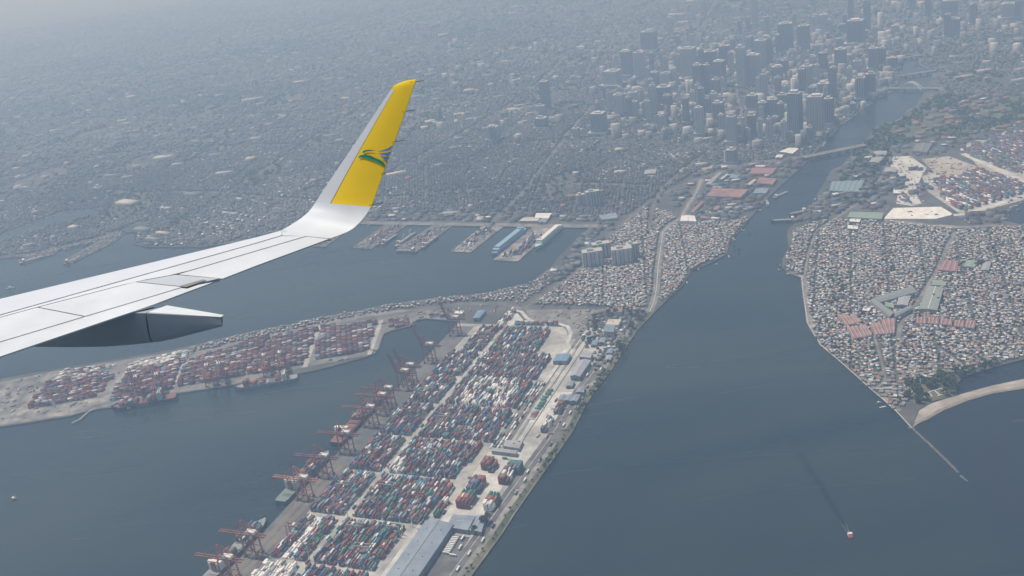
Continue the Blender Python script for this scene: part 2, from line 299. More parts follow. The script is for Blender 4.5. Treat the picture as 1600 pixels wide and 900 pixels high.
strip('wet_sand', gpts([(1424, 669), (1436, 660), (1450, 654), (1475, 640), (1512, 625), (1550, 614), (1600, 606), (1700, 588), (1850, 560)]), 7, 1.42, mat('wet_sand', (0.22, 0.195, 0.165), .6, .25, .1), off=3.8)
strip('vehicle_track', gpts([(1440, 650), (1470, 637), (1510, 619), (1550, 607), (1600, 597)]), 2.5, 1.45, mat('packed_sand', (0.33, .30, .255), .9, .2, .2))
# piers of the old harbour
def pier(px, m=M_ASPH):
    land('pier', gpts(px), 2.2, m)
pier([(550, 387), (580, 389), (637, 351), (640, 347), (606, 347)]); pier([(619, 388), (656, 390), (706, 353), (708, 348), (682, 348)])
pier([(704, 393), (735, 394), (784, 356), (790, 351), (757, 350)], M_DUST); pier([(770, 406), (809, 408), (869, 356), (872, 351), (835, 352)], M_DUST)
pier([(488, 385), (507, 386), (535, 366), (545, 350), (520, 350)]); pier([(25, 408), (38, 412), (82, 398), (100, 385), (60, 392)]); pier([(97, 408), (112, 411), (178, 378), (200, 360), (180, 362)])
land('quay_corner', gpts([(864, 414), (870, 416), (903, 385), (898, 378)]), 2.3, M_DUST)
sheet('canal', gpts([(-60, 385), (0, 369), (45, 352), (100, 332), (160, 326), (147, 334), (62, 355), (0, 378), (-60, 396)]), 2.85, WATER)
sheet('basin', gpts([(175, 366), (190, 356), (220, 349), (232, 351), (216, 362)]), 2.9, WATER)

# air: hazy box round the camera and the whole place
hm = bpy.data.materials.new('hazy_air'); hm.use_nodes = True; t = hm.node_tree
for nd in list(t.nodes):
    if nd.type == 'BSDF_PRINCIPLED': t.nodes.remove(nd)
pv = t.nodes.new('ShaderNodeVolumePrincipled'); pv.inputs['Color'].default_value = (0.51, 0.72, 0.99, 1); pv.inputs['Absorption Color'].default_value = (1, 1, 1, 1); pv.inputs['Density'].default_value = 0.000178; pv.inputs['Anisotropy'].default_value = 0.1
t.links.new(pv.outputs[0], t.nodes['Material Output'].inputs['Volume'])
MB().box(-61000, 61000, -9000, 71000, -1.5, 1012).build('haze', hm, kind='stuff', label='pale blue haze filling the air over the city', cat='haze')
# ================================================================ BUILDINGS
EXCL = []                                                     # footprints already taken (world polygons)
def facade_mat(name, wall, glass, floor=3.4, rough=0.6):
    if name in MATS: return MATS[name]
    m = bpy.data.materials.new(name); m.use_nodes = True; t = m.node_tree; b = t.nodes['Principled BSDF']; b.inputs['Roughness'].default_value = rough
    tc = t.nodes.new('ShaderNodeTexCoord'); sp = t.nodes.new('ShaderNodeSeparateXYZ'); t.links.new(tc.outputs['Object'], sp.inputs[0])
    def frac(o, s, th):
        a = t.nodes.new('ShaderNodeMath'); a.operation = 'DIVIDE'; a.inputs[1].default_value = s; t.links.new(o, a.inputs[0])
        f = t.nodes.new('ShaderNodeMath'); f.operation = 'FRACT'; t.links.new(a.outputs[0], f.inputs[0])
        g = t.nodes.new('ShaderNodeMath'); g.operation = 'GREATER_THAN'; g.inputs[1].default_value = th; t.links.new(f.outputs[0], g.inputs[0]); return g.outputs[0]
    ad = t.nodes.new('ShaderNodeMath'); ad.operation = 'ADD'; t.links.new(sp.outputs[0], ad.inputs[0]); t.links.new(sp.outputs[1], ad.inputs[1])
    mu = t.nodes.new('ShaderNodeMath'); mu.operation = 'MULTIPLY'; t.links.new(frac(sp.outputs[2], floor, 0.45), mu.inputs[0]); t.links.new(frac(ad.outputs[0], 4.2, 0.35), mu.inputs[1])
    mx = t.nodes.new('ShaderNodeMix'); mx.data_type = 'RGBA'; mx.inputs[6].default_value = (*[c_*1.0 for c_ in wall], 1); mx.inputs[7].default_value = (*[c_*1.0 for c_ in glass], 1); t.links.new(mu.outputs[0], mx.inputs[0])
    t.links.new(mx.outputs[2], b.inputs['Base Color']); MATS[name] = m; return m
FAC = [facade_mat('facade_pale', (0.60, 0.60, 0.58), (0.10, 0.13, 0.16)), facade_mat('facade_grey', (0.42, 0.43, 0.44), (0.08, 0.10, 0.13)), facade_mat('facade_beige', (0.48, 0.43, 0.36), (0.12, 0.13, 0.15)),
       facade_mat('facade_glass', (0.24, 0.28, 0.33), (0.09, 0.12, 0.16), rough=0.25), facade_mat('facade_white', (0.66, 0.66, 0.64), (0.16, 0.19, 0.22)), facade_mat('facade_brown', (0.30, 0.22, 0.18), (0.08, 0.09, 0.11))]
FACN = ['pale grey', 'mid grey', 'beige', 'dark glass', 'white', 'brown']
M_ROOFG = mat('roof_slab', (0.42, 0.41, 0.39), 0.9); M_PANE = mat('band_glass', (0.06, 0.085, 0.11), 0.25, 0.05)
def height_at(xy, ytop):
    lo, hi = 1., 420.
    for _ in range(40):
        h = (lo+hi)/2
        if PX([xy[0], xy[1], 2.5+h])[0][0, 1] > ytop: lo = h
        else: hi = h
    return lo
TOW = []
def tower(x0, x1, yt, yb, f=None, dep=0.8, crown=1, rz=None):
    xc = (x0+x1)/2; g = G(xc, yb); D = np.linalg.norm(g-np.array([0, 0, CAMH])); wd = (x1-x0)*D/F*0.86; h = height_at(g, yt)
    f = random.choice([0, 0, 1, 1, 2, 3, 4, 5]) if f is None else f; d = wd*dep
    rz = (ANG-pi/2+random.uniform(-.25, .1)) if rz is None else rz
    o = thing('tower_block', '', 'tower', (g[0], g[1], 2.5), rz, 'high-rise towers of the riverside city'); a, c = wd/2, d/2
    MB().box(-a, a, -c, c, 0, h).build('wall', FAC[f], o)
    n = max(2, int(wd/7)); mb = MB(); s = wd/n
    for i in range(n):
        for sg in (-1, 1):
            x = -a+s*(i+.5); y = sg*c; mb.box(x-s*.24, x+s*.24, min(y, y+sg*1.6), max(y, y+sg*1.6), 4, h-random.choice([3, 6]))
    nd = max(2, int(d/8)); sd = d/nd
    for i in range(nd):
        for sg in (-1, 1):
            y = -c+sd*(i+.5); x = sg*a; mb.box(min(x, x+sg*1.4), max(x, x+sg*1.4), y-sd*.22, y+sd*.22, 4, h-4)
    mb.build('balcony_bays', FAC[(f+4) % 6 if f in (1, 3, 5) else 0], o)
    r = MB(); r.box(-a*.96, a*.96, -c*.96, c*.96, h+0.02, h+1.2); r.build('roof', M_ROOFG, o)
    if crown:
        p = MB(); k = random.uniform(.35, .6); x = random.uniform(-.2, .2)*a; p.box(x-a*k, x+a*k, -c*k, c*k, h+1.2, h+1.2+random.uniform(4, 9)); p.build('penthouse', FAC[4 if f != 4 else 0], o)
    pm = MB(); pm.box(-a*1.5, a*1.4, -c*1.5, c*1.5, 0, min(14, h*.2)); pm.build('podium', FAC[1], o)
    TOW.append((o, f, wd, h, xc, yb)); return o
A = [(190,250,508,690),(500,600,705,840),(735,800,575,720),(835,875,630,765),(910,1010,540,680),(1115,1155,570,660),(1125,1160,650,770),(1150,1205,670,850),(1260,1330,640,770),(1345,1410,725,900),(1410,1460,735,880),(1475,1530,720,860),(1540,1600,640,790),
 (1065,1160,300,500),(1140,1200,405,590),(1200,1250,405,580),(1250,1305,495,600),(1265,1340,380,540),(1300,1365,285,420),(1205,1285,320,480),(1410,1470,295,545),(1475,1560,340,530),(1520,1600,250,420),(690,760,320,480),(770,840,325,490),(815,910,195,320),
 (580,690,440,540),(870,925,450,560),(940,1000,455,560),(970,1010,110,220),(640,710,590,720),(1470,1535,595,690),(575,605,540,640),(380,430,800,865),(945,975,800,865),(1340,1405,935,1020),(-150,-70,790,880),(160,215,660,730),(-60,-20,700,750),(150,230,735,800),(1020,1060,340,480)]
B = [(68,160,145,330),(190,262,160,330),(320,378,90,205),(500,600,125,280),(420,490,305,460),(320,370,330,450),(85,130,375,500),(25,95,415,520),(210,285,410,570),(385,430,420,600),(310,390,520,605),(550,610,485,630),(610,670,460,615),(630,690,300,440),(690,735,300,420),
 (0,65,620,780),(65,130,590,720),(130,215,580,860),(250,350,600,860),(350,410,615,790),(470,508,670,720),(512,550,645,700),(1130,1195,115,235),(1090,1180,0,130),(600,640,0,200),(1460,1540,20,120),(580,625,190,260),(0,30,240,420),(160,180,90,170),(450,485,150,210),(530,580,380,460),(430,470,240,320),(770,820,160,230),(1550,1600,0,60),(750,805,360,440),(880,920,-20,60)]
FT = {1: 3, 0: 3, 4: 3, 13: 0, 7: 4, 21: 2, 20: 0}; FB = {0: 3, 1: 3, 17: 3, 18: 2, 15: 3, 8: 0}
for i, (a, b_, c, d) in enumerate(A): tower(800+a/4, 800+b_/4, c/4, d/4, FT.get(i))
for i, (a, b_, c, d) in enumerate(B): tower(1200+a/4, 1200+b_/4, c/4, d/4, FB.get(i))
tower(152, 165, 292, 311, 0)
_tp = [(1040, 215), (1262, 235), (1300, 200), (1372, 148), (1405, 112), (1395, 60), (1250, 20), (1060, 60), (985, 120), (930, 190)]
n_ = 0
while n_ < 96:
    x, y = random.uniform(900, 1420), random.uniform(30, 232)
    if not inside(np.array([[x, y]]), np.array(_tp, float))[0]: continue
    sc = .55+.55*y/220; wd_ = random.uniform(6.5, 11)*sc; ht = wd_*random.uniform(2.2, 5.2); tower(x-wd_/2, x+wd_/2, y-ht, y, random.choice([0, 0, 1, 2, 3, 4, 4, 1]), dep=random.uniform(.7, 1.1)); n_ += 1
for x, y, wd_, ht in [(845, 176, 7, 22), (725, 180, 6, 17), (772, 224, 9, 26), (1480, 60, 9, 38), (1520, 40, 10, 34), (1560, 75, 8, 26), (1590, 30, 9, 30), (1450, 30, 9, 36), (1330, 35, 8, 44), (1180, 40, 10, 42), (1100, 30, 9, 30), (1270, 12, 9, 30), (640, 215, 6, 12), (1010, 190, 8, 30), (870, 140, 7, 18), (910, 120, 8, 20)]: tower(x-wd_/2, x+wd_/2, y-ht, y)
# labels: each tower by its tone, width and rank from the white arch bridge
_r = {}
for o, f, wd, h, xc, yb in sorted(TOW, key=lambda q: (q[4]-1424)**2+(q[5]-135)**2):
    k = ('slim' if h/wd > 3.2 else 'broad' if h/wd < 2.0 else 'tall')+' '+FACN[f]; _r[k] = _r.get(k, 0)+1
    o['label'] = '%s tower block, %s of its kind to the white arch bridge' % (k, ordinal(_r[k]))

def quadpts(px, z): return [G(x, y, z)[:2] for x, y in px]
def shed(name, label, px, h, roofm, wallm, rise=2.5, ridges=1, cat='warehouse', along=None, group=None, flat=False, strip_m=None, world=None, vents=0):
    """building from its roof outline in the photo (far-left, far-right, near-right, near-left); ridge along the longer side"""
    P = world if world is not None else quadpts(px, 2.5+h); P = [np.array(p) for p in P]; EXCL.append(P)
    c = sum(P)/4; o = thing(name, label, cat, (c[0], c[1], 2.5), 0, group); L = [p-c for p in P]
    lw = np.linalg.norm(L[1]-L[0]); ll = np.linalg.norm(L[2]-L[1]); rot = along if along is not None else (ll < lw)
    if rot: L = [L[1], L[2], L[3], L[0]]                     # now L0-L1 is the gable side, L1-L2 the long side
    a0, a1, b1, b0 = L                                       # a: one gable end, b: the other
    mb = MB(); mb.prism([tuple(p) for p in L], -0.4, h-0.05); wl = mb.build('wall', wallm, o)
    rf = MB()
    if flat:
        Lo = [p*1.01 for p in L]; rf.prism([tuple(p) for p in Lo], h, h+0.5)
        r_ = rf.build('roof', roofm, o)
        k = MB(); m_ = (L[0]+L[1]+L[2]+L[3])/4
        for s in (-.35, .3): q = L[0]*(.5+s)*.8; k.box(q[0]-1.5, q[0]+1.5, q[1]-1.5, q[1]+1.5, h+.5, h+2.5)
        k.build('plant_room', M_ROOFG, o)
    else:
        lip = 1.03
        for k in range(ridges):
            t0, t1 = k/ridges, (k+1)/ridges; tm = (t0+t1)/2
            e = lambda t, A_, B_: (A_+(B_-A_)*t)*lip
            p = [(*e(t0, a0, a1), h), (*e(tm, a0, a1), h+rise), (*e(t1, a0, a1), h), (*e(t0, b0, b1), h), (*e(tm, b0, b1), h+rise), (*e(t1, b0, b1), h)]
            rf.add(p, [(0, 1, 4, 3), (1, 2, 5, 4), (0, 2, 1), (3, 4, 5)])
        r_ = rf.build('roof', roofm, o)
        rc = MB()
        for k in range(ridges):
            tm = (k+.5)/ridges; p, q = (a0+(a1-a0)*tm)*lip, (b0+(b1-b0)*tm)*lip
            rc.bar((*p, h+rise+.1), (*q, h+rise+.1), 1.1, .5)
        rc.build('ridge_cap', strip_m or M_ROOFG, r_)
        if vents:
            for i in range(vents):
                for tt in (.25, .75):
                    s = (i+.5)/vents; A_ = a0+(a1-a0)*tt; B_ = b0+(b1-b0)*tt; q = A_+(B_-A_)*s; MB().box(q[0]-.8, q[0]+.8, q[1]-.8, q[1]+.8, h+rise*.5-.3, h+rise*.5+.9).build('roof_vent', M_PANE, r_)
    d = MB(); m_ = (b0+b1)/2*1.004; e_ = (b1-b0)/np.linalg.norm(b1-b0); n_ = np.array([-e_[1], e_[0]]); n_ = n_ if n_@m_ > 0 else -n_
    q = [m_-e_*3, m_+e_*3, m_+e_*3+n_*.25, m_-e_*3+n_*.25]; d.prism([tuple(x) for x in q], 0, min(5, h*.7)); d.build('door', M_PANE, o)
    return o
RB = mat('roof_steel_blue', (0.20, 0.245, 0.30), 0.45, 0.1, 0.1, col2=(0.25, 0.29, 0.335), scale2=0.03); RBB = mat('roof_bright_blue', (0.15, 0.25, 0.37), 0.5, 0.08, 0.1); RG = mat('roof_galvanised', (0.34, 0.35, 0.36), 0.5, 0.12, 0.1, col2=(0.27, 0.26, 0.25), scale2=0.03)
RR = mat('roof_red', (0.24, 0.115, 0.10), 0.75, 0.2, 0.15, col2=(0.30, 0.17, 0.15), scale2=0.04); RW = mat('roof_white', (0.72, 0.71, 0.68), 0.5, 0.08, 0.1); RGN = mat('roof_green', (0.22, 0.30, 0.23), 0.6, 0.1, 0.1)
RT = mat('roof_teal', (0.17, 0.25, 0.28), 0.5, 0.1, 0.1); RP = mat('roof_pinkish', (0.29, 0.14, 0.14), 0.6, 0.1, 0.1); RDK = mat('roof_dark_grey', (0.15, 0.16, 0.16), 0.7, 0.15, 0.1); RBEI = mat('roof_beige', (0.50, 0.46, 0.38), 0.7, 0.1, 0.1)
WALL = mat('rendered_wall', (0.34, 0.33, 0.31), 0.8, 0.15, 0.15); WALLB = mat('steel_cladding', (0.22, 0.25, 0.28), 0.6, 0.12, 0.15); WALLW = mat('white_wall', (0.62, 0.61, 0.58), 0.7, 0.08, 0.15)
shed('warehouse', 'huge blue-grey gabled warehouse running along the yard at the bottom edge', None, 12, RB, WALLB, 3.5, world=[YD(178, 286), YD(178, 337), YD(-140, 337), YD(-140, 286)], strip_m=RDK, vents=9, along=False)
shed('warehouse', 'wide low steel-blue shed touching the far end of the huge warehouse', [(708, 804), (743, 806), (731, 828), (699, 823)], 9, RB, WALLB, 1.5, along=True)
shed('warehouse', 'small grey-blue shed between the low steel-blue shed and the trees', [(744, 806), (760, 805), (752, 831), (733, 828)], 8, RB, WALLB, 1.2)
shed('gate_building', 'long narrow dark-fronted gate building beside the container stacks', [(768, 699), (808, 704), (806, 709), (768, 704)], 8, RG, WALLB, 0.8, cat='building')
shed('canopy_shed', 'flat grey canopy behind the narrow gate building', [(790, 688), (817, 688), (811, 701), (786, 697)], 7, RG, WALL, flat=True)
shed('shed', 'bright blue roofed shed beside the curved truck road', [(870, 553), (892, 553), (885, 564), (864, 564)], 9, RBB, WALLB, 1.0, cat='shed')
shed('warehouse', 'long lilac-grey warehouse next to the riverside road', [(905, 563), (923, 563), (906, 588), (891, 587)], 11, mat('roof_lilac_grey', (0.33, 0.33, 0.37), 0.5, 0.08, 0.1), WALLB, 3)
shed('warehouse', 'short lilac-grey shed at the far end of the long lilac warehouse', [(909, 551), (926, 551), (923, 559), (905, 557)], 10, mat('roof_lilac_grey', (0.33, 0.33, 0.37)), WALLB, 2)
shed('shed', 'small blue-grey shed just below the long lilac warehouse', [(887, 596), (898, 595), (894, 603), (884, 603)], 7, RB, WALLB, 1.5, cat='shed')
shed('shed', 'square blue shed hard by the riverside road', [(902, 606), (914, 604), (912, 613), (899, 613)], 7, RB, WALLB, 1.5, cat='shed')
shed('warehouse', 'triple-gabled blue warehouse beside the pale concrete apron', [(876, 617), (907, 617), (901, 627), (872, 625)], 8, RB, WALLB, 2, ridges=3, along=False)
shed('market_hall', 'red-roofed hall with two bays at the edge of the shanty town', [(949, 480), (973, 480), (971, 487), (945, 487)], 9, RR, WALLW, 1.5, cat='hall')
shed('office_block', 'teal-roofed office building among trees near the riverside road', [(945, 508), (961, 508), (959, 519), (943, 518)], 14, RT, WALL, flat=True, cat='office building')
shed('office_block', 'pale flat-roofed office wing behind the teal-roofed building', [(951, 499), (971, 499), (966, 508), (946, 507)], 10, RBEI, WALLW, flat=True, cat='office building')
shed('shed', 'blue roofed shed by the inner corner of the dock basin', [(746, 485), (759, 485), (748, 497), (739, 497)], 9, RBB, WALLB, 1.2, cat='shed')
shed('shed', 'white flat shed at the head of the dock basin', [(712, 486), (725, 486), (722, 490), (709, 490)], 7, RW, WALLW, flat=True, cat='shed')
for i, (x, y) in enumerate(((920, 524), (938, 528), (926, 532), (950, 545), (948, 555))):
    shed('shed', ['pale blue', 'steel blue', 'teal', 'sky blue', 'grey blue'][i]+' small shed south of the teal-roofed office', [(x, y), (x+9, y), (x+6, y+7), (x-3, y+7)], 6, [RBB, RB, RT, RBB, RG][i], WALLB, 1.2, cat='shed')
# large blocks of flats on the isthmus
def flats(label, x0, x1, yt, yb, f, dep=0.5, rz=0.02):
    xc = (x0+x1)/2; g = G(xc, yb); D = np.linalg.norm(g-np.array([0, 0, CAMH])); wd = (x1-x0)*D/F*0.97; h = height_at(g, yt)
    o = thing('apartment_block', label, 'apartment block', (g[0], g[1]+wd*dep/2, 2.5), rz); a, c = wd/2, wd*dep/2; EXCL.append([np.array((g[0]+sx*a*1.05, g[1]+sy)) for sx, sy in ((-1, wd*dep+4), (1, wd*dep+4), (1, -6), (-1, -6))])
    MB().box(-a, a, -c, c, 0, h).build('wall', FAC[f], o); n = 5; s = wd/n
    for i in range(n):
        x = -a+s*(i+.5); MB().box(x-s*.3, x+s*.3, -c-1.6, -c, 3, h-(2 if i % 2 else 5)).build('balcony_stack', FAC[4 if i % 2 else 0], o)
        MB().box(x+s*.34, x+s*.46, -c-.5, -c, 3, h-1).build('window_strip', M_PANE, o)
    MB().box(-a*.98, a*.98, -c*.98, c*.98, h+.02, h+1).build('roof', M_ROOFG, o); MB().box(-a*.5, a*.1, -c*.4, c*.5, h+1, h+6).build('lift_house', FAC[4], o)
flats('white block of flats with dark stripes nearest the dock basin', 912, 945, 394, 418, 0)
flats('pale block of flats with blank wall right of the striped block', 958, 991, 390, 414, 4, rz=-.04)
flats('grey block of flats behind the striped block', 927, 956, 382, 404, 1, rz=.05)
flats('tall flats behind and right of the blank-walled block', 980, 1000, 382, 406, 2, rz=.03)
flats('beige slab building on its own above the old harbour', 917, 940, 300, 323, 2, .5)
flats('low white annexe left of the beige slab building', 902, 916, 305, 322, 4, .6)
flats('white office slab beside the road toward the river bridge', 1134, 1150, 236, 255, 4, .5)
shed('hall', 'tall white building beside the red-roofed depot rows', [(1065, 337), (1085, 337), (1088, 346), (1063, 345)], 13, RW, WALLW, 1.5, cat='hall')
shed('factory', 'broad red-roofed factory above the riverbank', [(1114, 294), (1169, 296), (1157, 308), (1105, 306)], 11, RR, WALL, 2.0, ridges=2, cat='factory', along=True)
shed('depot_row', 'long pink-red depot roof left of the tall white building', [(1095, 315), (1099, 316), (1084, 332), (1079, 331)], 8, RP, WALL, 1.2, cat='depot')
shed('depot_row', 'short pink-red depot roof in the pale yard', [(1118, 322), (1126, 322), (1121, 328), (1114, 328)], 7, RP, WALL, 1.2, cat='depot')
shed('depot_row', 'tiny pink-red depot roof right of the tall white building', [(1092, 337), (1106, 338), (1104, 341), (1091, 340)], 7, RP, WALL, 1.2, cat='depot')
for i, (q, m_, n_) in enumerate([
  ([(1122, 270), (1128, 270), (1110, 288), (1102, 288)], RG, 'narrow grey shed sloping away above the red factory'), ([(1134, 272), (1138, 272), (1128, 280), (1124, 280)], RW, 'slender white shed above the red factory'),
  ([(1143, 273), (1156, 274), (1151, 279), (1139, 278)], RT, 'pale teal shed between the factory and the riverbank'), ([(1176, 262), (1214, 262), (1206, 271), (1172, 271)], RP, 'dusty pink warehouse on the riverbank near the bridge'),
  ([(1181, 258), (1196, 258), (1195, 260), (1180, 260)], RW, 'thin white roof on the riverbank near the bridge'), ([(1186, 277), (1214, 279), (1207, 288), (1182, 286)], RR, 'rust-red warehouse block above the river'),
  ([(1177, 280), (1182, 281), (1172, 289), (1167, 288)], RBEI, 'beige slanting shed beside the rust-red warehouse'), ([(1181, 295), (1202, 294), (1196, 302), (1176, 302)], RB, 'blue-grey warehouse on the river quay right of the red factory'),
  ([(838, 333), (862, 333), (857, 341), (836, 340)], RW, 'bright white warehouse behind the old harbour seawall'), ([(818, 340), (846, 339), (840, 345), (812, 345)], RBEI, 'beige warehouse left of the bright white harbour warehouse'),
  ([(845, 342), (857, 341), (852, 347), (840, 347)], RB, 'blue shed beside the bright white harbour warehouse'), ([(936, 337), (962, 332), (965, 340), (940, 343)], RB, 'blue-grey market hall near the corner of the basin'),
  ([(1008, 266), (1026, 264), (1024, 271), (1006, 272)], RG, 'grey box-like hall within the dense old town'), ([(1232, 231), (1248, 232), (1238, 240), (1217, 237)], RW, 'white-roofed warehouse next to the river bridge'), ([(1214, 242), (1224, 242), (1221, 246), (1211, 246)], RW, 'small white-roofed shed next to the river bridge'),
  ([(1065, 345+5), (1064, 350), (1063, 351), (1062, 351)], RW, '')]):
    if n_: shed('warehouse', n_, q, 8, m_, WALL, 1.5)
# right bank
for n_, q, m_, h, kw in [
  ('long pale-green shed beside the white lot', [(1329, 331), (1380, 332), (1377, 342), (1325, 339)], RGN, 9, {}), ('white two-storey block just below the long pale-green shed', [(1328, 342), (1345, 342), (1343, 347), (1327, 346)], RW, 8, dict(flat=True)),
  ('white block at the top edge of the right-bank shanties', [(1325, 352), (1341, 353), (1340, 358), (1324, 357)], RW, 8, dict(flat=True)), ('ribbed teal-grey factory on the right riverbank', [(1300, 284), (1350, 282), (1342, 300), (1296, 298)], RT, 9, dict(ridges=6)),
  ('white canopy in the sandy lorry park', [(1396, 296), (1412, 297), (1409, 302), (1396, 302)], RW, 6, dict(flat=True)), ('grey warehouse above the sandy lorry park', [(1385, 261), (1402, 262), (1400, 269), (1381, 268)], RG, 8, {}), ('large dark grey warehouse near the park trees', [(1432, 224), (1456, 224), (1448, 238), (1426, 236)], RDK, 10, {}),
  ('pale warehouse near the river bridge on the right bank', [(1366, 236), (1386, 236), (1384, 242), (1364, 241)], RG, 8, {}), ('second pale warehouse below the one near the right-bank bridge end', [(1362, 246), (1381, 245), (1374, 254), (1358, 253)], RG, 8, {}),
  ('pink slatted hall in the right-bank shanty town', [(1475, 407), (1497, 409), (1495, 424), (1466, 422)], RP, 7, dict(ridges=3)), ('green-roofed hall beside dark trees in the shanty town', [(1510, 407), (1528, 409), (1522, 418), (1506, 416)], RGN, 8, {}), ('grey hall right of the green-roofed hall', [(1537, 410), (1549, 408), (1545, 422), (1532, 422)], RG, 8, {}),
  ('long grey sports hall with a pale skylight strip', [(1450, 447), (1474, 450), (1464, 484), (1436, 482)], mat('roof_sage', (0.24, 0.27, 0.24), 0.7), 11, dict(strip_m=RW)), ('pale green shed at the head of the sports hall', [(1458, 437), (1479, 440), (1477, 446), (1456, 445)], RGN, 8, {}),
  ('left wing of the grey triangular school', [(1360, 470), (1367, 466), (1397, 488), (1390, 494)], mat('roof_slate', (0.20, 0.225, 0.225), 0.7), 11, {}), ('far wing of the grey triangular school', [(1367, 465), (1424, 447), (1432, 456), (1374, 472)], mat('roof_slate', (0.2, 0.225, 0.225)), 10.6, {}),
  ('near wing of the grey triangular school', [(1398, 488), (1422, 477), (1426, 481), (1398, 495)], mat('roof_slate', (0.2, 0.225, 0.225)), 10.3, {}), ('sage-roofed hall in the court of the triangular school', [(1382, 471), (1396, 475), (1397, 481), (1384, 478)], RGN, 8, {}), ('lilac-grey hall at the open side of the triangular school', [(1404, 465), (1423, 462), (1418, 477), (1401, 476)], mat('roof_lilac_grey', (0.33, 0.33, 0.37)), 9, {}),
  ('small white pavilion left of the triangular school', [(1349, 481), (1361, 481), (1358, 486), (1347, 485)], RW, 5, dict(flat=True)), ('white house front near the mouth of the school court', [(1406, 483), (1414, 483), (1413, 488), (1405, 488)], RW, 6, dict(flat=True))]:
    shed('hall', n_, q, h, m_, WALL, **{**dict(rise=1.6, cat='hall'), **kw})
RED = [[(1309, 491), (1327, 493), (1336, 505), (1322, 509)], [(1328, 492), (1335, 490), (1345, 502), (1337, 505)], [(1323, 511), (1340, 509), (1349, 526), (1333, 529)], [(1342, 509), (1353, 507), (1363, 523), (1351, 526)], [(1360, 507), (1375, 503), (1384, 521), (1368, 523)], [(1377, 500), (1399, 497), (1398, 520), (1386, 521)],
       [(1432, 496), (1448, 495), (1447, 505), (1431, 505)], [(1450, 496), (1467, 496), (1466, 506), (1449, 505)], [(1470, 497), (1488, 499), (1487, 508), (1468, 506)], [(1492, 500), (1507, 502), (1505, 511), (1490, 509)], [(1510, 501), (1525, 502), (1522, 513), (1507, 511)]]
RLAB = ['left block of the upper pair of pink-red housing roofs', 'narrow right block of the upper pair of pink-red housing roofs', 'left block of the lower left pair of pink-red housing roofs', 'right block of the lower left pair of pink-red housing roofs', 'left block of the pink-red housing roofs nearest the school', 'right block of the pink-red housing roofs nearest the school',
        'leftmost of five red roofs in the line right of the sports hall road', 'second of five red roofs in the line below the sports hall', 'middle one of five red roofs in the line below the sports hall', 'fourth of five red roofs in the line below the sports hall', 'rightmost of five red roofs in the line below the sports hall']
for q, l in zip(RED, RLAB): shed('housing_row', l, q, 6.5, RR, WALLW, 1.0, ridges=3, cat='housing block', group='red-roofed housing blocks')

# ---------------------------------------------------------------- small houses and the city mass
PALR = np.array([(0.30, 0.31, 0.32), (0.24, 0.25, 0.26), (0.16, 0.165, 0.17), (0.22, 0.155, 0.12), (0.28, 0.21, 0.17), (0.42, 0.42, 0.41), (0.66, 0.66, 0.64), (0.15, 0.21, 0.29), (0.32, 0.12, 0.09), (0.17, 0.25, 0.19), (0.38, 0.34, 0.27), (0.20, 0.27, 0.28)])
PRN = ['grey', 'lead grey', 'charcoal', 'rust brown', 'tan', 'light grey', 'white', 'blue', 'red', 'green', 'cream', 'teal']
PW = np.array([.17, .20, .19, .13, .09, .06, .03, .04, .025, .03, .035, .015]); PW /= PW.sum()
CLSA = ANG-pi/2+np.array([0.0, 0.22, 0.45, -0.2])
def seedcls(P):
    a = np.floor((P[:, 0]+130*np.sin(P[:, 1]/260))/560).astype(int); b_ = np.floor((P[:, 1]+140*np.sin(P[:, 0]/310)+.3*P[:, 0])/520).astype(int)
    return ((a*73856093) ^ (b_*19349663))//7 % 4
def noise2(P, s, sd=0):
    r = np.random.default_rng(sd); z = np.zeros(len(P))
    for k in range(6):
        a = r.uniform(0, 2*pi); f_ = 2*pi/s*r.uniform(.6, 1.7); z += np.sin((P[:, 0]*cos(a)+P[:, 1]*sin(a))*f_+r.uniform(0, 6.28))
    return z/6
AVE = []
for v0, u0, u1 in ((-1500, 1900, 6200), (-800, 1650, 6200), (-250, 1560, 6200), (330, 1600, 3900), (-2300, 2300, 6500)): AVE.append([tuple(YD(u0+(u1-u0)*k/12, v0+60*sin(k*.8+v0))) for k in range(13)])
for u0, v0, v1 in ((1980, -1900, 250), (2650, -3200, 330), (3400, -3800, 300), (4300, -4300, 200), (5300, -4500, 200)): AVE.append([tuple(YD(u0+70*sin(k*.7+u0), v0+(v1-v0)*k/12)) for k in range(13)])
for a_ in AVE: strip('avenue', a_, 15, 2.74+.02*AVE.index(a_), M_ASPH)
ROADS = [(a_, 9) for a_ in AVE]+[(R10, 11), (RD2, 9), (RD3, 11), (SEAW, 16), (BR1, 4), (BR2, 6), (BR3, 4), (BR4, 4), (BR6, 10)]
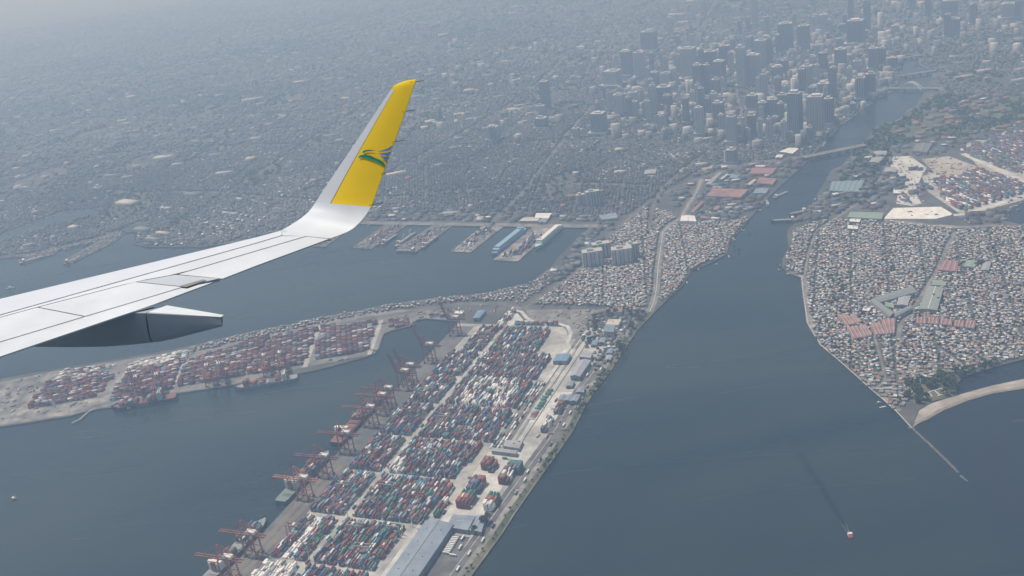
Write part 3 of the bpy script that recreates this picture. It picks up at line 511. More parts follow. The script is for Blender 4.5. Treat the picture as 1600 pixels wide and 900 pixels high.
def fill(poly, pitch, nb, jit=.25, margin=(-260, 1860, -160, 1100), drop=.05, single=None, cls=True):
    poly = np.array(poly); lo, hi = poly.min(0), poly.max(0); c = (lo+hi)/2; R = np.linalg.norm(hi-lo)/2; out = []
    for k in range(4 if cls else 1):
        a = CLSA[k] if cls else single; n = int(R/min(pitch))+2; gi, gj = np.meshgrid(np.arange(-n, n+1), np.arange(-n, n+1), indexing='ij'); gi, gj = gi.ravel(), gj.ravel()
        x = gi*pitch[0]+(gi//nb[0])*pitch[0]*.8; y = gj*pitch[1]+(gj//nb[1])*pitch[1]*.35
        P = np.stack([c[0]+x*cos(a)-y*sin(a), c[1]+x*sin(a)+y*cos(a)], 1)
        s = (P[:, 0] > lo[0]) & (P[:, 0] < hi[0]) & (P[:, 1] > lo[1]) & (P[:, 1] < hi[1]); P = P[s]
        q, d = PX(np.c_[P, np.full(len(P), 2.5)]); P = P[(d > 0) & (q[:, 0] > margin[0]) & (q[:, 0] < margin[1]) & (q[:, 1] > margin[2]) & (q[:, 1] < margin[3])]
        P = P[seedcls(P) == k] if cls else P
        P = P[inside(P, poly)]
        P = P+RNG.normal(0, jit, P.shape)*np.array(pitch)*.5; P = P[RNG.random(len(P)) > drop]
        out.append(np.c_[P, np.full(len(P), a)])
    o = np.concatenate(out); P = o[:, :2]; bad = np.zeros(len(P), bool)
    for rp, wd in ROADS: bad |= nearline(P, rp, wd+pitch[0]*.3)
    for e in EXCL:
        e = np.array(e); c_ = e.mean(0); bad |= inside(P, c_+(e-c_)*(1+pitch[0]/np.linalg.norm(e[0]-c_)*.5))
    return o[~bad]
def colours(N, whites=1.0, warm=False):
    w_ = PW.copy()
    if warm: w_ = w_*np.array([1, .7, .75, 1.2, 2.4, 2.2, 1.5, 1, 1.1, 1, 2.6, 1])
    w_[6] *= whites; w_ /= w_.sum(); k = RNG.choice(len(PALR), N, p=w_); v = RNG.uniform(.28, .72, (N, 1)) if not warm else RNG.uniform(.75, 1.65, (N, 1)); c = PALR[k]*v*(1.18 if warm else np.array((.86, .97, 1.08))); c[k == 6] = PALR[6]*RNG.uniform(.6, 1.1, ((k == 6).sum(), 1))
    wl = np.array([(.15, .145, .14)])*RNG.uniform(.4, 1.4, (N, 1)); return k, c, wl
M_ATTR = mat('painted_by_face', (1, 1, 1), 0.75, 0.15, 0.25, attr=True)
def mass(name, label, o, sz, hts, gab=True, whites=1.0, cat='houses', z0=2.5, warm=False, vary=1.0):
    N = len(o); k, cr, cw = colours(N, whites, warm); cr = cr*vary+np.array((.115, .12, .118))*(1-vary); cw = cw*vary+.09*(1-vary)  # low vary evens out the tones: haze fade painted into distant roofs and walls
    if not warm: dn = np.clip(1+.55*noise2(o[:, :2], 1300, 21)+.35*noise2(o[:, :2], 420, 22), .45, 1.7)[:, None]; cr = cr*dn; cw = cw*dn
    S = RNG.uniform(sz[0], sz[1], (N, 2)); H = RNG.uniform(hts[0], hts[1], N)+RNG.exponential(hts[2], N)
    v, f, c = box_mass(o[:, :2], S, o[:, 2]+RNG.normal(0, .14, N), H, cr, cw, z0, RNG.uniform(.6, 1.6, N) if gab else None)
    return link(name, mesh_np(name, v, f, c, [M_ATTR]), label=label, cat=cat, kind='stuff')
Z1 = gpts([(1257, 440), (1259, 465), (1267, 507), (1287, 540), (1316, 565), (1344, 590), (1366, 610), (1384, 625), (1400, 640), (1412, 632), (1420, 620), (1432, 606), (1455, 590), (1490, 583), (1525, 575), (1560, 568), (1600, 556), (1800, 512), (1800, 330), (1620, 352), (1500, 360), (1390, 347), (1370, 344), (1320, 345), (1290, 345), (1262, 352), (1240, 362), (1236, 375), (1238, 392), (1228, 405), (1227, 416), (1236, 424), (1250, 430)])
Z2 = gpts([(1063, 447), (1080, 421), (1111, 408), (1133, 395), (1140, 375), (1153, 361), (1172, 338), (1150, 345), (1100, 347), (1060, 352), (1050, 332), (1010, 325), (965, 360), (945, 385), (905, 425), (872, 450), (832, 476), (942, 478), (995, 486), (1022, 474), (1045, 464)])
Z3 = gpts([(290, 546), (400, 519), (450, 510), (505, 497), (562, 488), (600, 479), (690, 467), (737, 462), (790, 453), (825, 446), (850, 432), (866, 418), (890, 420), (850, 450), (812, 478), (795, 470), (720, 471), (640, 481), (560, 493), (450, 516), (300, 551)])
h1 = fill(Z1, (6.9, 6.2), (11, 2), .6, cls=False, single=-.35, drop=.10); h2 = fill(Z2, (6.8, 6.2), (15, 3), .6, cls=False, single=-.15, drop=.06); h3 = fill(Z3, (9, 8), (12, 3), .4, cls=False, single=.12, drop=.08)
near = np.concatenate([h1, h2, h3]); near = near[~nearline(near[:, :2], BR5, 5)]
q_, dep = PX(np.c_[near[:, :2], np.full(len(near), 2.5)]); inv = (q_[:, 0] > 4) & (q_[:, 0] < 1590) & (q_[:, 1] < 890)
wing_hide = (q_[:, 0] < 360)
order = np.argsort(np.where(inv & ~wing_hide, dep, 1e9)); ind, rest = near[order[:300]], near[order[300:]]
mass('house', 'dense shanty houses with mixed tin roofs along both river banks', rest, (4.0, 7.8), (2.6, 5.2, .9), warm=True)
LMK = [('the white-lined courts', G(1450, 615)), ('the tip of the sandbar', G(1424, 665)), ('the pink-red housing roofs', G(1350, 510)), ('the bend of the promenade seawall', G(1300, 556)), ('the tree-lined lagoon shore', G(1505, 588)), ('the small jetty by the seawall', G(1380, 630))]
hk, hc, hw = colours(300, 1.0, True); cache = {}; cnt = {}
hl = [min(range(len(LMK)), key=lambda j: np.linalg.norm(LMK[j][1][:2]-ind[i, :2])) for i in range(300)]
for i in sorted(range(300), key=lambda i: np.linalg.norm(LMK[hl[i]][1][:2]-ind[i, :2])):
    k = hk[i]
    if k not in cache:
        rm = mat('tin_'+PRN[k].replace(' ', '_'), tuple(PALR[k]), 0.7, 0.2, 1.2); mb = MB(); mb.add([(-.5, -.5, 0), (.5, -.5, 0), (.5, .5, 0), (-.5, .5, 0), (-.5, -.5, .8), (.5, -.5, .8), (.5, .5, .8), (-.5, .5, .8)], [(0, 1, 5, 4), (1, 2, 6, 5), (2, 3, 7, 6), (3, 0, 4, 7)])
        mb.add([(-.55, -.56, .78), (.55, -.56, .78), (.55, .56, .78), (-.55, .56, .78), (-.55, 0, 1), (.55, 0, 1)], [(0, 1, 5, 4), (2, 3, 4, 5), (1, 2, 5), (3, 0, 4)])
        me = mb.mesh('small_house', WALL, rm)
        for p in me.polygons: p.material_index = 1 if p.index >= 4 else 0
        cache[k] = me
    key = (k, hl[i]); cnt[key] = cnt.get(key, 0)+1
    o = link('small_house', cache[k], None, (ind[i, 0], ind[i, 1], 2.5), ind[i, 2]+random.gauss(0, .08), '%s-roofed shanty house, %s of its colour to %s' % (PRN[k], ordinal(cnt[key]), LMK[hl[i]][0]), 'house', 'shanty houses of the right bank')
    o.scale = (random.uniform(4.6, 8.0), random.uniform(4.4, 7.0), random.uniform(3.2, 6.0))
# wider city
def far_px(L, far): return gpts(L)+far
CITYN = gpts([(-400, 432), (0, 400), (60, 394), (95, 384), (140, 374), (178, 362), (215, 346), (236, 346), (220, 364), (214, 372), (212, 379), (230, 384), (310, 384), (350, 379), (480, 359), (530, 349), (560, 330), (700, 331), (800, 331), (905, 336), (935, 350), (985, 332), (1050, 290), (1100, 262), (1160, 254), (1262, 242), (1283, 223), (1308, 198), (1348, 168), (1373, 150), (1405, 134), (1408, 119), (1400, 91), (1418, 82)])+[far_split, (-40000, 50000), (-14000, 14000)]
CITYS = gpts([(1422, 82), (1438, 87), (1440, 100), (1452, 106), (1460, 112), (1460, 125), (1470, 150), (1600, 150), (1600, 200), (1900, 200)])+[(20000, 8000), (40000, 50000), far_split]
PARK = np.array(gpts([(1352, 222), (1375, 200), (1410, 190), (1435, 168), (1460, 150), (1600, 150), (1600, 205), (1500, 214), (1420, 222), (1390, 235), (1345, 232)]))
CANAL = np.array(gpts([(-60, 385), (0, 367), (45, 350), (100, 330), (170, 324), (150, 336), (62, 358), (0, 380), (-60, 398)]))
def ring(poly, r0, r1):
    th = np.linspace(-1.2, 1.2, 40); return poly
def city(poly, pitch, nb, r0, r1, **k):
    lim = np.array(poly); P = lim.copy(); rr = np.linalg.norm(P, axis=1); s = np.minimum(1, (r1+1500)/rr); P = P*s[:, None]
    o = fill(P, pitch, nb, **k); r = np.linalg.norm(o[:, :2], axis=1); o = o[(r >= r0) & (r < r1)]; return o[~inside(o[:, :2], CANAL)]
for nm, poly in (('north', CITYN), ('south', CITYS)):
    cA = city(poly, (10.5, 11.5), (13, 2), 0, 4700, drop=.10); gn = noise2(cA[:, :2], 420, 3); keep = gn < .36
    cA = cA[keep]; mass('city_house', 'packed low houses of the old town %s of the river' % ('left' if nm == 'north' else 'right'), cA, (6.0, 11.0), (3.5, 7.5, 1.3), True, .9)
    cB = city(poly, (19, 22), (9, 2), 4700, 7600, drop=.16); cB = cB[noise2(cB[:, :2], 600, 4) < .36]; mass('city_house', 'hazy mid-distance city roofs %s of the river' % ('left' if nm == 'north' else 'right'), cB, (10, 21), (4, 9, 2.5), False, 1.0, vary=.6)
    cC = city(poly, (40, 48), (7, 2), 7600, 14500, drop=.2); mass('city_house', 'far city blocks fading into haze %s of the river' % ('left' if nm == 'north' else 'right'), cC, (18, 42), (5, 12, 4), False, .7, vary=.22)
# bigger roofs scattered through the city (schools, markets, factories), joined as they cannot be told apart in the haze
bo = np.concatenate([city(CITYN, (105, 120), (50, 50), 2500, 9500, jit=.9, drop=.55), city(CITYS, (105, 120), (50, 50), 2500, 9500, jit=.9, drop=.55)])
N = len(bo); S = np.stack([RNG.uniform(28, 95, N), RNG.uniform(14, 40, N)], 1)*RNG.choice([.5, .8, 1.4], (N, 1), p=[.55, .4, .05]); pc = np.array([(.52, .51, .48), (.5, .46, .4), (.34, .34, .34), (.26, .16, .13), (.24, .29, .29), (.46, .42, .35), (.2, .21, .22)])[RNG.choice(7, N, p=[.2, .15, .2, .1, .1, .1, .15])]; lot = RNG.random(N) < .22; pc[lot] = (.33, .30, .25); pc *= np.clip(1.25-np.linalg.norm(bo[:, :2], axis=1)/14000, .55, 1)[:, None]  # roof tones dimmed with distance, hazy loss of contrast put into the colour
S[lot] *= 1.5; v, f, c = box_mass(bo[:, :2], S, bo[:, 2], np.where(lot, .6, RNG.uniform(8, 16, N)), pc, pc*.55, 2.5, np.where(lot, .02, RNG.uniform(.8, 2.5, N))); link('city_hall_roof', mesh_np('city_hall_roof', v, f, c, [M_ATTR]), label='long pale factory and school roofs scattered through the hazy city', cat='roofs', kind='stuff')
# mid-rise blocks around the towers
mo = np.concatenate([fill(gpts([(960, 215), (1262, 240), (1300, 205), (1375, 150), (1410, 110), (1400, 60), (1100, 60), (960, 120)]), (46, 52), (9, 9), .6, drop=.5), fill(gpts([(600, 240), (960, 215), (1000, 80), (700, 60)]), (120, 130), (9, 9), .7, drop=.6), fill(gpts([(1400, 80), (1600, 90), (1600, 0), (1300, -20)]), (80, 90), (9, 9), .7, drop=.5)])
N = len(mo); pc = np.array([(.40, .40, .39), (.30, .30, .30), (.34, .3, .26), (.18, .2, .23), (.52, .51, .48)])[RNG.integers(0, 5, N)]
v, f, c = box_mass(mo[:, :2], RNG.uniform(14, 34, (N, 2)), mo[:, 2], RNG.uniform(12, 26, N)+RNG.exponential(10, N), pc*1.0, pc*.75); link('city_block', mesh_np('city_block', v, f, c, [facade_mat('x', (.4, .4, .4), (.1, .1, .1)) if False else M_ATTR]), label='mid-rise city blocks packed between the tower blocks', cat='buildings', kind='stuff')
# sheds of the port districts
io = np.concatenate([fill(gpts([(925, 358), (950, 352), (985, 337), (962, 360), (932, 390), (907, 416), (870, 440), (845, 442), (868, 418), (893, 392), (908, 374)]), (15, 13), (7, 3), .6, drop=.3), fill(gpts([(1335, 318), (1372, 288), (1395, 262), (1420, 288), (1400, 318), (1372, 330), (1340, 330)]), (17, 15), (7, 3), .8, drop=.45), fill(gpts([(1050, 300), (1096, 268), (1160, 258), (1258, 248), (1240, 266), (1198, 305), (1176, 330), (1140, 345), (1100, 347), (1064, 350), (1060, 335)]), (17, 19), (6, 3), .5, drop=.25), fill(gpts([(567, 330), (700, 331), (905, 337), (935, 345), (930, 350), (567, 344)]), (20, 18), (7, 2), .3, drop=.2, cls=False, single=ANG-pi/2),
    fill(gpts([(1240, 355), (1270, 325), (1290, 305), (1305, 270), (1330, 248), (1390, 236), (1392, 260), (1372, 285), (1340, 316), (1300, 342)]), (16, 17), (6, 3), .6, drop=.25), fill(gpts([(1392, 232), (1440, 212), (1500, 205), (1600, 192), (1600, 215), (1500, 235), (1440, 246), (1400, 243)]), (20, 22), (6, 3), .6, drop=.4), fill(gpts([(1405, 262), (1440, 262), (1448, 285), (1430, 300), (1395, 310), (1380, 300), (1385, 280)]), (20, 22), (6, 3), .7, drop=.6), fill(gpts([(1500, 340), (1570, 325), (1565, 345), (1510, 350)]), (15, 14), (6, 3), .8, drop=.5), fill(gpts([(215, 381), (240, 368), (340, 362), (345, 380), (230, 385)]), (20, 22), (5, 3), .5, drop=.3)])
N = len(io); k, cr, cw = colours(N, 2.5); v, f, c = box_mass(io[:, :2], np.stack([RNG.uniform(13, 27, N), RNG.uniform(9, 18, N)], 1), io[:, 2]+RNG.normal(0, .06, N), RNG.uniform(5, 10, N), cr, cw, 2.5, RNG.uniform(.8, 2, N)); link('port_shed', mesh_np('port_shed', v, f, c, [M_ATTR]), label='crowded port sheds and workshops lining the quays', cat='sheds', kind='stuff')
EO = fill(gpts([(918, 490), (945, 488), (978, 486), (1012, 486), (998, 503), (965, 553), (932, 596), (925, 570), (932, 545), (915, 545), (905, 520)]), (9, 8.5), (6, 3), .7, drop=.35)
CLUT = np.concatenate([fill(gpts(q), p, (99, 99), 1.3, drop=d_, cls=False, single=a_) for q, p, d_, a_ in [
  ([(0, 602), (60, 587), (95, 580), (172, 572), (185, 588), (150, 622), (110, 648), (0, 664)], (14, 12), .72, .15), ([(480, 572), (572, 556), (590, 545), (598, 522), (640, 509), (690, 498), (716, 486), (600, 488), (596, 505), (580, 553), (490, 566)], (13, 9), .72, .15),
  ([(825, 485), (940, 484), (922, 503), (906, 525), (890, 505), (850, 500)], (13, 9), .72, -.4), ([(1395, 246), (1425, 244), (1480, 246), (1530, 264), (1455, 275), (1440, 318), (1400, 320), (1412, 285)], (13, 10), .62, -.3), ([(1382, 326), (1490, 322), (1500, 340), (1400, 346), (1380, 343)], (16, 12), .85, -.3), ([(1500, 336), (1600, 308), (1600, 316), (1565, 345), (1510, 352)], (11, 9), .5, -.3),
  ([(28, 408), (38, 411), (80, 398), (98, 386), (60, 392)], (8, 7), .3, .3), ([(99, 408), (112, 410), (176, 378), (198, 361), (182, 363)], (8, 7), .3, .3), ([(552, 386), (579, 388), (634, 353), (606, 352)], (9, 7), .45, ANG), ([(621, 387), (655, 389), (703, 354), (682, 353)], (9, 7), .4, ANG), ([(706, 392), (733, 393), (780, 356), (757, 355)], (9, 7), .6, ANG), ([(490, 384), (506, 385), (530, 368), (515, 365)], (8, 7), .4, ANG), ([(0, 402), (30, 400), (60, 396), (95, 387), (140, 377), (180, 364), (190, 366), (140, 381), (60, 400)], (8, 7), .3, .2), ([(212, 373), (210, 380), (310, 385), (345, 380), (310, 381), (225, 380)], (8, 7), .3, .2),
  ([(567, 346), (935, 350), (930, 356), (567, 351)], (11, 7), .5, ANG-pi/2), ([(740, 470), (800, 468), (815, 484), (800, 490), (715, 490), (700, 482)], (11, 8), .55, .2), ([(1090, 318), (1150, 312), (1165, 330), (1120, 345), (1090, 340)], (10, 9), .5, .2), ([(890, 598), (925, 600), (905, 640), (870, 680), (850, 690), (845, 665), (870, 630)], (13, 8), .66, ANG)]])
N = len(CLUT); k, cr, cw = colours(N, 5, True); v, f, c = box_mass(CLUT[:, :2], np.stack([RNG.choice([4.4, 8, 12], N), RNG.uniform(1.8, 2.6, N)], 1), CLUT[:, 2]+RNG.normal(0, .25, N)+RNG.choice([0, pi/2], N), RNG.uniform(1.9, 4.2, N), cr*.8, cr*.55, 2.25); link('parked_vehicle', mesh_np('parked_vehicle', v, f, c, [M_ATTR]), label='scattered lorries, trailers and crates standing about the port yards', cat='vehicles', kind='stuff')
mass('yard_house', 'small workshops and parked lorries behind the riverside road', EO, (4, 9), (2.5, 4, .6), cat='workshops', whites=3)
# ================================================================ TREES
M_LEAF = mat('foliage', (1, 1, 1), 0.8, 0.25, 0.8, attr=True); M_TRUNK = mat('bark', (0.10, 0.075, 0.05), 0.9)
def leaf_cloud(C, R, n, seed=0, tone=1.0):
    """n random leaf-clump quads for each crown centre C(N,3) radius R(N,)"""
    r = np.random.default_rng(seed); N = len(C); d = r.normal(size=(N, n, 3)); d /= np.linalg.norm(d, axis=2, keepdims=True); rad = r.uniform(.35, 1, (N, n, 1))**.6
    P = C[:, None]+d*rad*R[:, None, None]*np.array([1, 1, .62]); a = r.normal(size=(N, n, 3)); a /= np.linalg.norm(a, axis=2, keepdims=True); b_ = np.cross(a, d); b_ /= np.linalg.norm(b_, axis=2, keepdims=True)+1e-9
    a = np.cross(b_, d+r.normal(0, .5, d.shape)); a /= np.linalg.norm(a, axis=2, keepdims=True)+1e-9; s = (R[:, None, None]*r.uniform(.3, .55, (N, n, 1)))
    v = np.stack([P+(a*.9+b_*.5)*s, P+(-a*.5+b_)*s, P+(-a-b_*.6)*s, P+(a*.4-b_)*s], 2).reshape(-1, 3); f = np.arange(N*n*4).reshape(-1, 4)
    c = np.array([(.055, .085, .032)])*np.repeat(r.uniform(.7, 1.35, (N, 1)), n, 0).reshape(-1, 1)*r.uniform(.75, 1.3, (N*n, 1))*tone; c[:, 0] *= r.uniform(.8, 1.5, N*n); return v, [f], [c]
CROWNS = []
for k in range(5):
    v, f, c = leaf_cloud(np.array([[0, 0, 0], [.45, .1, -.12], [-.4, .25, .05], [.05, -.45, -.05], [-.1, .1, .3]]), np.array([.62, .5, .52, .48, .45]), 60, 50+k); CROWNS.append(mesh_np('crown', v, f, c, [M_LEAF]))
tk = MB(); tk.cyl((0, 0), .05, 0, .75, 7, .028)
for a in (0.3, 2.3, 4.2): tk.bar((0, 0, .55), (.3*cos(a), .3*sin(a), .92), .03)
TRUNK = tk.mesh('trunk', M_TRUNK)
TREES = []
def tree(xy, r, where):
    o = thing('tree', '', 'tree', (xy[0], xy[1], 2.5), random.uniform(0, 6.28), 'trees'); h = r*random.uniform(1.6, 2.2)
    link('trunk', TRUNK, o).scale = (r*2, r*2, h); c = link('crown', random.choice(CROWNS), o); c.scale = (r*random.uniform(.9, 1.15), r, r*random.uniform(.85, 1.1)); c.location = (0, 0, h)
    TREES.append((o, where, r, xy))
for px, py, r in [(868, 710, 6), (862, 718, 7), (858, 727, 6), (851, 733, 5), (846, 742, 4), (756, 820, 8), (763, 815, 7), (742, 832, 6), (880, 690, 4), (893, 668, 4), (911, 640, 7), (906, 645, 6), (915, 637, 6), (924, 622, 5), (928, 617, 6), (936, 607, 7), (941, 602, 7), (934, 610, 6), (948, 592, 6), (952, 586, 5), (962, 573, 5), (966, 566, 5), (975, 556, 6), (978, 552, 7), (972, 559, 5), (984, 538, 4), (990, 532, 4), (1003, 514, 4), (1010, 506, 4)]:
    tree(G(px, py)[:2], r*random.uniform(.8, 1.05), 'riverside road')
u = -60
while u < 960:
    u += random.uniform(9, 30); tree(YD(u, rv(u)-random.uniform(5, 14)), random.uniform(1.8, 3.4), 'riverside road')
for k in range(90):
    x, y = random.choice([(1452, 598), (1470, 592), (1485, 604), (1432, 612), (1440, 598), (1425, 606), (1462, 602), (1490, 612), (1440, 626), (1422, 618), (1478, 600), (1500, 586), (1530, 578), (1550, 572), (1445, 603), (1478, 613), (1512, 583)]); tree(G(x+random.uniform(-9, 9), y+random.uniform(-4, 5))[:2], random.uniform(4, 7.5), 'lagoon shore')
for k in range(34):
    x, y = random.choice([(936, 512), (975, 530), (985, 515), (970, 545), (960, 490), (990, 492), (935, 500), (1000, 497), (925, 535), (950, 495)]); tree(G(x+random.uniform(-7, 7), y+random.uniform(-4, 4))[:2], random.uniform(4, 7), 'teal-roofed office')
for k in range(24):
    x, y = random.choice([(1300, 473), (1316, 455), (1353, 492), (1460, 470), (1530, 415), (1450, 493), (1400, 425), (1300, 440), (1345, 415)]); tree(G(x+random.uniform(-6, 6), y+random.uniform(-4, 4))[:2], random.uniform(3.5, 6), 'right-bank shanty town')
_c = {}
for o, where, r, xy in sorted(TREES, key=lambda q: np.linalg.norm(q[3]-G(900, 900)[:2])):
    s = 'large' if r > 5.2 else 'mid-sized' if r > 3.4 else 'small'; _c[(where, s)] = _c.get((where, s), 0)+1
    o['label'] = '%s leafy tree by the %s, %s of these to the bottom edge' % (s, where, ordinal(_c[(where, s)])); o['group'] = 'trees by the '+where
def along_pts(L):
    P = [np.array(p) for p in L]; r = []
    for a, b_ in zip(P[:-1], P[1:]):
        n = max(1, int(np.linalg.norm(b_-a)/16)); d_ = (b_-a)/np.linalg.norm(b_-a); r += [a+(b_-a)*i/n+np.array([-d_[1], d_[0]])*random.choice((-10, 10)) for i in range(n) if random.random() < .6]
    return r
def trees_mass(label, pts, rr, n, seed, z=4.5):
    v, f, c = leaf_cloud(np.c_[pts, np.full(len(pts), z)+rr*.5], rr, n, seed); link('tree', mesh_np('tree', v, f, c, [M_LEAF]), label=label, cat='trees', kind='stuff')
gA = city(CITYN, (17, 18), (99, 99), 0, 5200, jit=1.2, drop=.5); g_ = noise2(gA[:, :2], 420, 3); gA = gA[(g_ > .30) | (RNG.random(len(gA)) < .14)][:, :2]
gB = city(CITYN, (40, 42), (99, 99), 5200, 8500, jit=1.2, drop=.45); g_ = noise2(gB[:, :2], 600, 4); gB = gB[(g_ > .30) | (RNG.random(len(gB)) < .2)][:, :2]
gC = fill([tuple(p) for p in PARK], (15, 15), (99, 99), 1.2, drop=.35)[:, :2]; gC = gC[noise2(gC, 260, 9) > 0]
gD = fill(gpts([(1335, 230), (1350, 228), (1395, 238), (1385, 262), (1372, 290), (1350, 318), (1330, 325), (1310, 300), (1320, 262)]), (14, 14), (99, 99), 1.2, drop=.5)[:, :2]
gE = city(CITYS, (26, 26), (99, 99), 0, 7000, jit=1.3, drop=.55)[:, :2]; gF = np.concatenate([fill(Z1, (22, 22), (99, 99), 1.5, drop=.5, cls=False, single=.1), fill(Z2, (30, 30), (99, 99), 1.5, drop=.6, cls=False, single=.1)])[:, :2]
pk = fill([tuple(p) for p in PARK], (24, 26), (6, 4), .8, drop=.35); pk = pk[noise2(pk[:, :2], 260, 9) < .06]
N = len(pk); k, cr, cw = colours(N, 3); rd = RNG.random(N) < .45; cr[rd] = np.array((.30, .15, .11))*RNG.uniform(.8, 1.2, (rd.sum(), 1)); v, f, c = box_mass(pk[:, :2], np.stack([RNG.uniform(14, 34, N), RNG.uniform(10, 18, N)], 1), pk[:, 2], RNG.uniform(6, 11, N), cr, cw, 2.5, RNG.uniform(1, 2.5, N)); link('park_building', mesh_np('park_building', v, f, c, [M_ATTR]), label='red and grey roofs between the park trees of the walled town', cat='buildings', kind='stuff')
trees_mass('dark tree clumps among the houses of the old town', gA, RNG.uniform(4, 8.5, len(gA)), 12, 1); trees_mass('hazy tree belts in the far city', gB, RNG.uniform(9, 18, len(gB)), 9, 2)
trees_mass('dense park trees between river and walled town', np.concatenate([gC, gD]), RNG.uniform(6, 11, len(gC)+len(gD)), 18, 3); trees_mass('trees among the buildings right of the river', gE, RNG.uniform(6, 12, len(gE)), 10, 4); trees_mass('small trees scattered among the shanties', gF, RNG.uniform(2.5, 5, len(gF)), 14, 5)
ga = np.concatenate([np.array(along_pts(a_)) for a_ in AVE]); q_, d_ = PX(np.c_[ga, np.full(len(ga), 2.5)]); ga = ga[(d_ > 0) & (q_[:, 0] > -200) & (q_[:, 0] < 1800)]; trees_mass('street trees lining the city avenues', ga, RNG.uniform(4, 8, len(ga)), 10, 6)
# ================================================================ CONTAINERS
CC = 1.0*np.array([(.20, .055, .05), (.215, .105, .085), (.30, .085, .085), (.40, .19, .12), (.045, .07, .13), (.075, .17, .33), (.06, .23, .21), (.06, .19, .09), (.28, .29, .29), (.84, .825, .78), (.34, .54, .64), (.34, .14, .165), (.15, .095, .08), (.11, .15, .19)])
CN = ['maroon', 'rust', 'red', 'orange', 'navy', 'blue', 'teal', 'green', 'grey', 'white', 'light blue', 'pink', 'brown', 'slate']
CWT = {'mix': [.19, .13, .05, .03, .11, .07, .07, .06, .08, .07, .04, .025, .06, .04], 'red': [.32, .16, .05, .025, .08, .03, .01, .01, .09, .07, .02, .09, .08, .03], 'white': [.02, .02, .02, 0, .02, .02, .01, .01, .06, .80, .02, 0, 0, 0], 'dark': [.18, .10, .03, .02, .16, .10, .08, .05, .10, .07, .02, .02, .07, 0]}
CT = []                                        # x, y, z, angle, length, colour, is_top, tag
_last = [0, 0]
def stack(x, y, a, n, pal, L=12.19, tag=0, z0=2.75):
    w_ = np.array(CWT[pal]); w_ = w_/w_.sum(); c0 = _last[0] if (_last[1] == pal and RNG.random() < .42) else RNG.choice(14, p=w_); _last[:] = [c0, pal]
    for k in range(n):
        c = c0 if RNG.random() < .35 else RNG.choice(14, p=w_); CT.append((x, y, z0+k*2.6, a, L, c, k == n-1, tag))
def block(o, ex, ey, nL, nW, pal, hp, tag, gap=.05, L=12.19, sp=12.9):
    """rows of stacks from corner o: nL containers along ex, nW side by side along ey; height field varies smoothly"""
    a = math.atan2(ex[1], ex[0]); ph = RNG.uniform(0, 6.28, 3)
    for j in range(nW):
        for i in range(nL):
            if RNG.random() < gap: continue
            h = hp[0]+(hp[1]-hp[0])*(.5+.5*sin(i*1.1+ph[0])*cos(j*.8+ph[1])); h = int(round(h+RNG.normal(0, .9))); h = max(1, min(hp[2] if len(hp) > 2 else 5, h))
            p = o+ex*((i+.5)*sp)+ey*((j+.5)*2.68); pl = pal(i, j) if callable(pal) else pal
            if RNG.random() < .18:
                for s in (-3.1, 3.1): stack(*(p+ex*s), a, max(1, h-(s > 0)*RNG.integers(0, 2)), pl, 6.06, tag)
            else: stack(*p, a, h, pl, tag=tag)
UR = [(-85, 43), (55, 171), (184, 309), (322, 437), (450, 566), (580, 688), (701, 806), (820, 940)]
for r, (u0, u1) in enumerate(UR):
    nL = int((u1-u0)/12.9)
    for c, v0 in enumerate((54, 77.5, 101, 140, 163, 186, 209, 232, 255, 276)):
        if (r < 2 and v0 > 245) or (r < 4 and v0 > 270): continue
        if r == 7 and (v0 > 235 or v0 < 60): continue
        pal = 'mix'; hp = (2.6, 4.7)
        if r == 5 and 163 <= v0 <= 255: pal = lambda i, j: 'white' if RNG.random() < .55 else 'mix'; hp = (3, 4.5)
        if r == 0 and v0 < 120: pal = 'white'; hp = (1.2, 3)
        if r == 3 and v0 == 140: pal = lambda i, j: 'white' if i < 3 else 'mix'
        if r == 1 and v0 == 54: hp = (1, 2.6)
        if r == 1 and v0 == 77.5: hp = (.2, 1.6); pal = 'white'
        if r in (2, 4, 6) and v0 < 120: pal = 'dark' if r != 2 else 'mix'
        block(YD(u0, v0), U, V, nL, 7, pal, hp, r*10+c, sp=(u1-u0)/nL)
def kstack(px, py, nL, nW, nH, pal, z=None):
    u_, v_ = UV(px, py, 2.75+nH*2.6)
    for j in range(nW):
        for i in range(nL):
            h = max(2, nH-(RNG.random() < .25)-(2 if (j > nW-3 and RNG.random() < .6) else 0)); stack(*YD(u_+(i+.5)*12.5, v_+(j+.5)*2.62), ANG, h, pal[min(i, len(pal)-1)], tag=200)
CWT['slate'] = [.1, 0, 0, 0, .3, .1, 0, 0, .2, 0, 0, 0, .2, .3]; CWT['orange'] = [.25, .25, .15, .3, 0, 0, 0, 0, 0, .05, 0, 0, 0, 0]; CWT['green'] = [.02, 0, 0, 0, .05, .1, .3, .55, .05, 0, 0, 0, 0, 0]; CWT['rust'] = [.4, .4, .1, .1, 0, 0, 0, 0, 0, 0, 0, 0, 0, 0]
kstack(750, 723, 2, 9, 6, ['rust', 'orange']); kstack(761, 731, 2, 4, 4, ['slate', 'rust']); kstack(727, 759, 3, 9, 6, ['slate', 'slate', 'orange']); kstack(788, 729, 2, 10, 6, ['slate', 'green']); kstack(777, 745, 3, 7, 6, ['rust', 'white', 'mix']); kstack(711, 782, 3, 9, 6, ['rust', 'orange', 'green']); kstack(753, 786, 3, 7, 6, ['white', 'orange', 'green'])
kstack(864, 640, 3, 5, 4, ['slate', 'rust']); kstack(844, 669, 4, 4, 4, ['slate', 'white', 'white', 'slate']); kstack(676, 801, 4, 3, 4, ['green', 'slate', 'rust', 'white']); kstack(688, 772, 3, 4, 4, ['rust', 'orange']); kstack(728, 715, 5, 3, 4, ['slate', 'slate', 'rust'])
